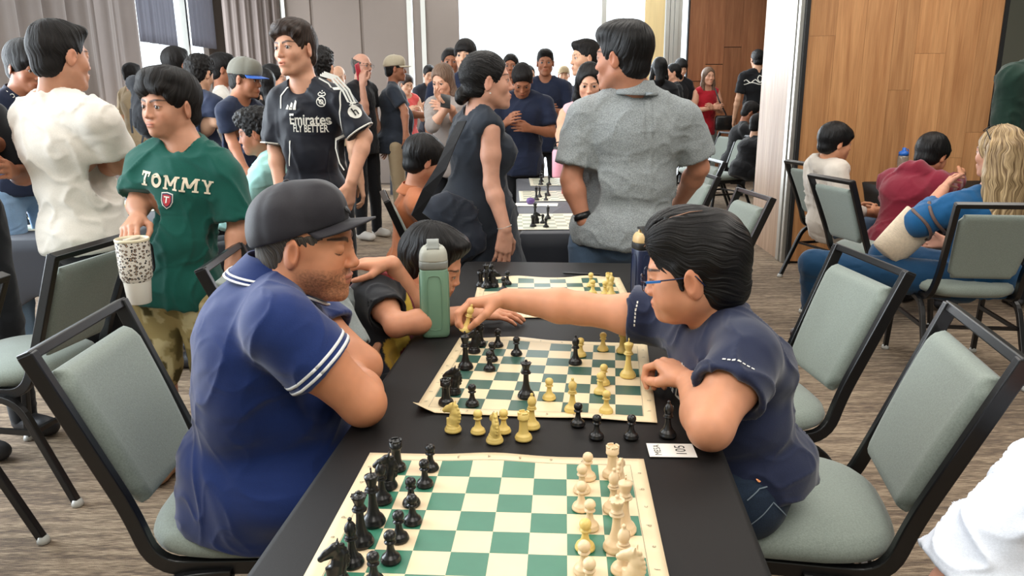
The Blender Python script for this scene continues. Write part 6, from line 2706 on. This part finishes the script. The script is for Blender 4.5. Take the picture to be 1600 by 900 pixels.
person('boy in a grey cap with a blue brim and a navy t-shirt, standing', (384, 124), (-12, -8, 0), 4.9, byaw=-25, hs=.98, skin=SKD, hair=('short', H_soft), face=dict(child=.4), neck=at(374, 158, 4.9), pelvis=at(377, 262, 4.95), sw=.17, afat=.85,
       arms=(dict(E=at(361, 216, 4.8), W=at(381, 262, 4.72), sleeve=.75), 'fwd'), shirt=dict(m=F_dnavy, sleeve=.75), pants=dict(m=F_black), cap=dict(m=fabric('grey_felt', (110, 108, 98)), brim=fabric('blue_brim', (44, 92, 176)), tilt=-3))
person('boy with a dark bowl cut in an oatmeal hoodie seated by the wooden partition', (1306, 224), (2, -6, 0), 5.15, byaw=5, hs=1.0, skin=SK, hair=('bowl', H_black), face=dict(child=.5), neck=at(1292, 252, 5.2), pelvis=at(1296, 345, 5.35), bd=1.0,
       arms=('lap', 'lap'), shirt=dict(m=F_beige, name='hoodie', sleeve=1.7, fold=.012, tight=.012, extra=lambda I: [Ell(I['NB'] - I['TM'][:, 1] * .05 + I['TM'][:, 2] * .0, (.10, .06, .06), I['TM'], .03)]), pants=dict(m=F_jean), pose='sit')
person('boy in a maroon hoodie hunched over the small table by the partition', (1456, 244), (28, -16, 0), 4.85, byaw=35, hs=1.02, skin=SK, hair=('bowl', H_black), face=dict(child=.6), neck=at(1432, 272, 4.8), pelvis=at(1398, 385, 4.7), bd=1.1,
       arms=(dict(E=at(1480, 292, 4.75), W=at(1500, 278, 5.0)), 'fwd'), shirt=dict(m=F_maroon, name='hoodie', sleeve=1.8, fold=.014, tight=.02, extra=lambda I: [Ell(I['NB'] - I['TM'][:, 1] * .045 + I['TM'][:, 2] * .01, (.10, .07, .06), I['TM'], .03)]), pants=dict(m=F_black), pose='sit')

# --- blonde woman


def blond_hair(h, root):
    e, c = h.ell, h.cap
    base = [e((0, -.020, .036), (.088, .110, .098), .01)]
    X = []
    for k in range(9):
        a = -1.35 + 2.7 * k / 8
        x, y = math.sin(a) * .085, -.02 - math.cos(a) * .095
        X += [c((x * .9, y * .9, .03), (x * 1.05, y * 1.1, -.10), .040, .036, .02), c((x * 1.05, y * 1.1, -.10), (x * 1.25, y * 1.15 - .01, -.30 - .03 * (k % 3)), .036, .016, .02)]
    hair_obj(h, base, [e((0, .095, -.04), (.064, .070, .098), .012)], X, H_blond, .0052, root, axis=(0, .1, 1), amp=.006, freq=(9, .7))


i12 = person('woman with long streaked blond hair in a teal-blue top seen from behind',
             (1560, 240), (112, 0, 0), 3.80, byaw=112, hs=1.04, skin=(206, 150, 124), hair=blond_hair, neck=at(1548, 302, 3.80), pelvis=at(1530, 430, 3.78), sh=(at(1600, 322, 3.82), at(1490, 325, 3.78)), bd=1.1, afat=1.1, hip_w=.12,
             arms=('fwd', dict(E=at(1436, 348, 3.82), W=at(1474, 296, 4.12), sleeve=1.55)), shirt=dict(m=F_blue, name='top', sleeve=.95, fold=.010, tight=.012), pants=dict(m=fabric('dark_teal_trousers', (20, 62, 96)), pts=[((2.1, 4.24, .50), (2.1, 4.26, .08)), ((1.62, 4.02, .50), (1.70, 4.12, .08))], w=1.15), pose='sit', shoes=(60, 40, 36))
h_ = i12['h']
HFt = HF(h_.p((0, -.03, .025)), h_.R @ rotm('X', 55), h_.k * 1.10)
glasses(HFt, P_black, i12['root'], r=(.026, .022), thick=.004)
# white woven handbag with brown handles
qb = at(1410, 372, 3.86)
hb_ = empty('handbag', tuple(qb), label='cream woven handbag with brown handles on the arm of the blonde woman', cat='bag')
ax_ = nrm(at(1446, 335, 3.86) - at(1372, 408, 3.86))
nn_ = nrm(np.cross(ax_, (0, 1, 0)))
mb = MB()
rgs = []
for t, w_, d_ in ((-.120, .070, .03), (-.112, .080, .05), (-.03, .084, .058), (.06, .088, .055), (.125, .092, .030), (.130, .088, .022)):
    rgs.append([qb + ax_ * t + nn_ * math.cos(u) * w_ * 1.15 + np.array((0, 1, 0)) * math.sin(u) * d_ for u in np.linspace(0, 2 * PI, 33)[:-1]])
loft(mb, rgs)
weave = mat('cream_woven', (226, 208, 184), .8, noise=(90, .08), bump=(260, .8, None, .004))
keep(mb.build('bag_body', weave, hb_), dict(root=hb_))
brn = mat('taupe_leather', (104, 80, 72), .5)
for k in (-1, 1):
    aA = i12['A'][1]
    dr_ = nrm(aA['E'] - aA['S'])
    a1_ = nrm(np.cross(dr_, (0, 0, 1)))
    b1_ = np.cross(dr_, a1_)
    c0 = aA['E'] - dr_ * (.015 + .03 * (k + 1)) + np.array((0, 0, -.012))
    mb = MB().sweep([c0 + a1_ * .078 * math.cos(t) + b1_ * .088 * math.sin(t) + dr_ * .012 * math.sin(2 * t + k) for t in np.linspace(0, 2 * PI, 25)[:-1]], .016, .008, dr_, n=6, closed=True)
    keep(mb.build('handle', brn, hb_), dict(root=hb_))

# --- foreground right corner: white sleeve
person('person in a white long-sleeved shirt cut off by the bottom right corner', (1800, 560), (170, -10, 0), 1.25, byaw=172, hs=1.0, skin=(220, 160, 134), hair=('short', H_soft), neck=at(1745, 690, 1.22), pelvis=(1.28, 1.16, .52), sh=(at(1700, 700, 1.40), at(1652, 775, 1.10)), bd=1.1, afat=1.25,
       arms=(None, dict(E=at(1500, 925, 1.10), W=at(1640, 960, 1.00), sleeve=.92)), shirt=dict(m=fabric('white_blue_jersey', (226, 232, 244)), fold=.012, fsc=12, tight=.012), pants=dict(m=F_black, pts=[((1.6, 1.5, .5), (1.6, 1.5, .08)), ((1.62, 1.2, .5), (1.62, 1.2, .08))]), pose='sit')
# --- right edge: dark green sweater, standing beyond the partition
person('person in a dark green sweater standing at the right edge beyond the partition', (1660, 30), (80, 0, 0), 4.85, byaw=80, hs=1.05, skin=SK, hair=('short', H_soft), neck=at(1640, 88, 4.85), pelvis=at(1650, 300, 4.85), sh=(at(1725, 125, 4.9), at(1584, 124, 4.8)), bd=1.3, afat=1.3,
       arms=('down', dict(E=at(1572, 240, 4.8), W=at(1590, 330, 4.7))), shirt=dict(m=F_dgreen, name='sweater', sleeve=1.9, fold=.012, tight=.02), pants=dict(m=F_black))


# --- background, standing and seated
def bgp(label, px, py, Y, yaw, shirt, arms=('down', 'down'), hair=('short', H_soft), pants=F_black, pitch=0, **kw):
    s_ = dict(m=shirt, sleeve=.75, fold=.008)
    s_.update(kw.pop('sh_', {}))
    return person(label, (px, py), (yaw, pitch, 0), Y, byaw=kw.pop('byaw', yaw), hair=hair, shirt=s_, arms=arms, pants=dict(m=pants), **kw)


bgp('bald man with glasses in black holding a red phone to his ear', 566, 104, 7.6, -30, F_black, arms=(dict(E=at(571, 176, 7.45), W=at(566, 132, 7.42), hd=(0, .2, 1), hn=(.3, 1, 0), ht=(1, 0, 0), curl=.7), 'down'), hair=('bald', H_grey), specs=P_black, skin=(204, 152, 128), bd=1.15, shoes=(220, 216, 210), sh_=dict(sleeve=.6))
ph_ = MB().box((0, 0, 0), (.012, .075, .15), bev=.003).build('phone', mat('red_case', (186, 40, 60), .4), label='red phone at the ear of the bald man', cat='phone')
ph_.location = at(560, 112, 7.45)
ph_.rotation_euler = (.3, 0, -.3)
bgp('man in a khaki cap and dark shirt standing beside the bald man', 618, 108, 7.8, 8, F_slate, hair=('short', H_soft), pants=F_khaki, cap=dict(m=fabric('khaki_cap', (176, 164, 140)), tilt=-2), skin=SKD, bd=1.3, belly=.05, arms=(dict(E=at(632, 172, 7.6), W=at(634, 205, 7.5)), 'fwd'))
bgp('woman in a coral top looking down near the back window', 636, 132, 9.9, -60, F_coral, arms=('phone', 'phone'), pitch=-20, pants=F_djean, hs=.95, hair=('short', H_brown), sh_=dict(sleeve=0, neck='tank'))
bgp('slim boy in dark clothes against the window behind the woman in coral', 671, 117, 10.3, -75, F_slate, arms=('phone', 'phone'), pitch=-15, hs=.95)
bgp('bald head peeking out behind the shoulder of the tall teen', 529, 120, 9.2, -80, F_khaki, hair=('bald', H_grey), pitch=-15)
bgp('person with thick black hair seen from behind next to the tall teen', 500, 108, 4.9, 80, F_black, hair=('curly', H_black), hs=1.02)
bgp('dark-haired woman in black looking aside between the cap boy and the tall teen', 428, 125, 6.4, 10, F_black, hair=('bun', H_black), skin=SKL)
bgp('person in a black jacket behind the boy in the grey cap', 408, 133, 5.8, 150, F_black, hair=('long', H_black), hs=.95)
bgp('man with dark hair in a cream t-shirt left of the boy in the grey cap', 350, 109, 6.5, 15, F_white, arms=('phone', 'phone'), skin=SKD, bd=1.15, hair=('short', H_soft), hs=1.05)
i13 = bgp('tall dark-haired man in navy with a backpack behind the boy in green', 277, 101, 6.1, 62, F_dnavy, hair=('short', H_soft), skin=SKD, bd=1.1, hs=1.04)
bgp('person with dark wavy hair looking at a phone behind the boy in green', 312, 116, 5.3, 70, F_dnavy, arms=(dict(E=at(338, 190, 5.2), W=at(344, 172, 5.35)), 'phone'), hair=('curly', H_soft), pitch=-15, hs=.98)
bgp('person far off against the bright left window', 208, 117, 8.4, 60, F_khaki, hs=.95)
bgp('woman with light brown hair looking down at her phone', 692, 126, 6.2, -118, F_cardi, arms=(dict(E=at(676, 196, 6.0), W=at(700, 166, 5.92), hd=(-.5, -.2, .5)), dict(E=at(712, 190, 6.2), W=at(706, 170, 5.95), hd=(-.8, -.1, .2))), hair=('long', H_lbrown), pitch=-22, hs=.98, skin=SKL, sh_=dict(sleeve=1.3, name='cardigan'))
MB_ = MB().box((0, 0, 0), (.075, .01, .15), bev=.003).build('phone', M_black, label='black phone in the hands of the light-haired woman', cat='phone')
MB_.location = at(696, 158, 5.88)
MB_.rotation_euler = (-.9, .2, .2)
bgp('short-haired man peering over the light-haired woman', 704, 98, 7.1, -85, F_dnavy, hs=.98, skin=SKD)
bgp('tall man with a dark fringe behind the woman with the bun', 727, 88, 6.6, -100, F_dnavy, hair=('bowl', H_soft), hs=1.05)
bgp('man in a dark t-shirt facing the lens, left of the crowd at the window', 798, 104, 8.3, -95, F_slate, hs=1.0, skin=SKD)
bgp('man bowing his head over a phone in front of the window crowd', 816, 126, 6.2, -90, F_dnavy, pitch=-42, arms=('phone', 'cross'), bd=1.25, sw=.22, skin=SKD)
bgp('man in a navy t-shirt with folded arms facing the lens before the window', 852, 99, 7.5, -92, F_dnavy, arms=('cross', 'cross'), bd=1.2, sw=.22, hair=('fade', H_soft), skin=SKD)
bgp('small far figure in a light cap by the window', 881, 118, 11.2, -90, F_slate, cap=dict(m=F_khaki), hs=1.0)
bgp('woman in black behind the folded-arms man near the window', 826, 118, 9.6, -60, F_black, hair=('long', H_black), hs=.93)
bgp('boy in a navy t-shirt in profile beside the broad man', 914, 92, 5.8, 196, F_dnavy, hs=1.04, hair=('fade', H_soft), sw=.2)
i14 = bgp('woman with long black hair in a pink top and coral trousers holding a pink bottle', 921, 130, 5.1, -96, F_pink, arms=(dict(E=at(878, 206, 5.1), W=at(876, 226, 4.95), hd=(0, 0, -1)), 'down'), hair=('long', H_black), pitch=-18, pants=F_coral, skin=SKL, hs=.98, sh_=dict(sleeve=0, neck='tank'))
r = empty('water_bottle', tuple(at(872, 277, 4.9)), label='pink bottle with a black loop lid held by the woman in pink', cat='bottle')
MB().lathe([(0, 0), (.036, 0), (.038, .01), (.038, .16), (.030, .175)], n=20, cap=False).build('body', mat('pink_steel', (240, 168, 184), .4), r)
MB().lathe([(.029, .174), (.029, .19), (0, .192)], n=16, cap=False).build('lid', M_black, r)
MB().sweep([(.026 * math.cos(t), 0, .19 + .03 * math.sin(t)) for t in np.linspace(0, PI, 9)], .01, .007, (0, 1, 0)).build('carry_loop', M_black, r)
bgp('person with long black hair seen from behind near the aluminium column', 1030, 108, 9.0, 90, F_black, hair=('long', H_black))
bgp('woman in profile beside the wooden back wall', 1051, 114, 10.4, 185, F_black, hair=('bun', H_black), hs=.97, skin=SKL)
bgp('boy in black with a dark fringe by the wooden back wall', 1064, 107, 11.0, -80, F_black, hair=('bowl', H_soft), pitch=-15)
i15 = bgp('woman in a red sleeveless top with a shoulder bag and folded arms', 1107, 120, 11.0, -78, F_red, arms=('cross', 'cross'), hair=('long', H_lbrown), pants=F_gdenim, skin=SKL, hs=1.0, sh_=dict(sleeve=0, neck='tank'))
bq = at(1132, 192, 10.8)
bb = empty('shoulder_bag', tuple(bq), label='small black shoulder bag hanging beside the woman in red', cat='bag')
o = MB().box((0, 0, 0), (.26, .10, .20), bev=.03).build('bag_body', M_black, bb)
mb = MB().sweep([at(1117, 138, 10.85), at(1124, 158, 10.8), at(1134, 178, 10.8), at(1136, 188, 10.8)], .02, .005, (1, 0, 0))
keep(mb.build('strap', M_black, bb), dict(root=bb))
i16 = bgp('person in a black shirt with a white line drawing on the back', 1183, 93, 10.6, 95, F_black, hair=('short', H_black), arms=('hips', 'down'), sw=.22)
v_, f_ = merge(stroke([(-.20 + .016 * k, .02 * math.sin(k * .9)) for k in range(26)], .012), stroke([(.02 + .05 * math.cos(t), .03 + .035 * math.sin(t) * (1 + .3 * math.cos(3 * t))) for t in np.linspace(0, 2 * PI, 20)], .011),
               stroke([(-.2 + .016 * k, -.03 - .012 * math.cos(k * .5)) for k in range(26)], .010))
decal(i16, v_, f_, i16['PV'] + i16['TM'][:, 2] * i16['TL'] * .80 - i16['TM'][:, 1] * .1, fside(i16, True), P_white, 'back_print')
bgp('seated man with glasses in a black t-shirt looking down beside the pale end panel', 1173, 176, 9.3, -12, F_black, pose='sit', pitch=-25, specs=P_black, arms=('fwd', 'fwd'), skin=SKD, bd=1.15)
bgp('hunched person in black seated nearest the pale end panel', 1186, 196, 8.6, 20, F_black, pose='sit', pitch=-10, arms=('fwd', 'fwd'), bd=1.3)

# backpack on the tall man in navy
bpq = at(228, 172, 5.95)
bp_ = empty('backpack', tuple(bpq), label='black backpack with hanging straps left of the boy in green', cat='backpack')
P_ = [Ell(bpq, (.10, .10, .21), frame(62), .03), Ell(bpq + np.array((0, -.08, -.07)), (.085, .06, .11), frame(62), .03), Ell(bpq + np.array((-.05, 0, .19)), (.07, .07, .06), None, .03)]
Pm, Qm = field_mesh(P_, .010, .02)
np_obj('pack_body', folds(Pm, Qm, .008, 14, seed=4), Qm, F_black, bp_)
for px0, py0, px1, py1 in ((204, 170, 207, 208), (213, 182, 212, 200), (224, 212, 222, 232)):
    mb = MB().sweep([at(px0, py0, 5.8), at((px0 + px1) / 2 - 1, (py0 + py1) / 2, 5.78), at(px1, py1, 5.8)], .014, .004, (1, 0, 0))
    keep(mb.build('strap', F_black, bp_), dict(root=bp_))

# held yellow piece in the fingers of the reaching boy
q = at(727, 517, 1.925)
o = bpy.data.objects.new('chess_bishop', PM['bishop', 'yellow'])
COL.objects.link(o)
o.location = q
o.rotation_euler = (.0, .26, 0)
setp(o, 'yellow piece held tilted between the fingers of the boy with glasses', 'chess piece')
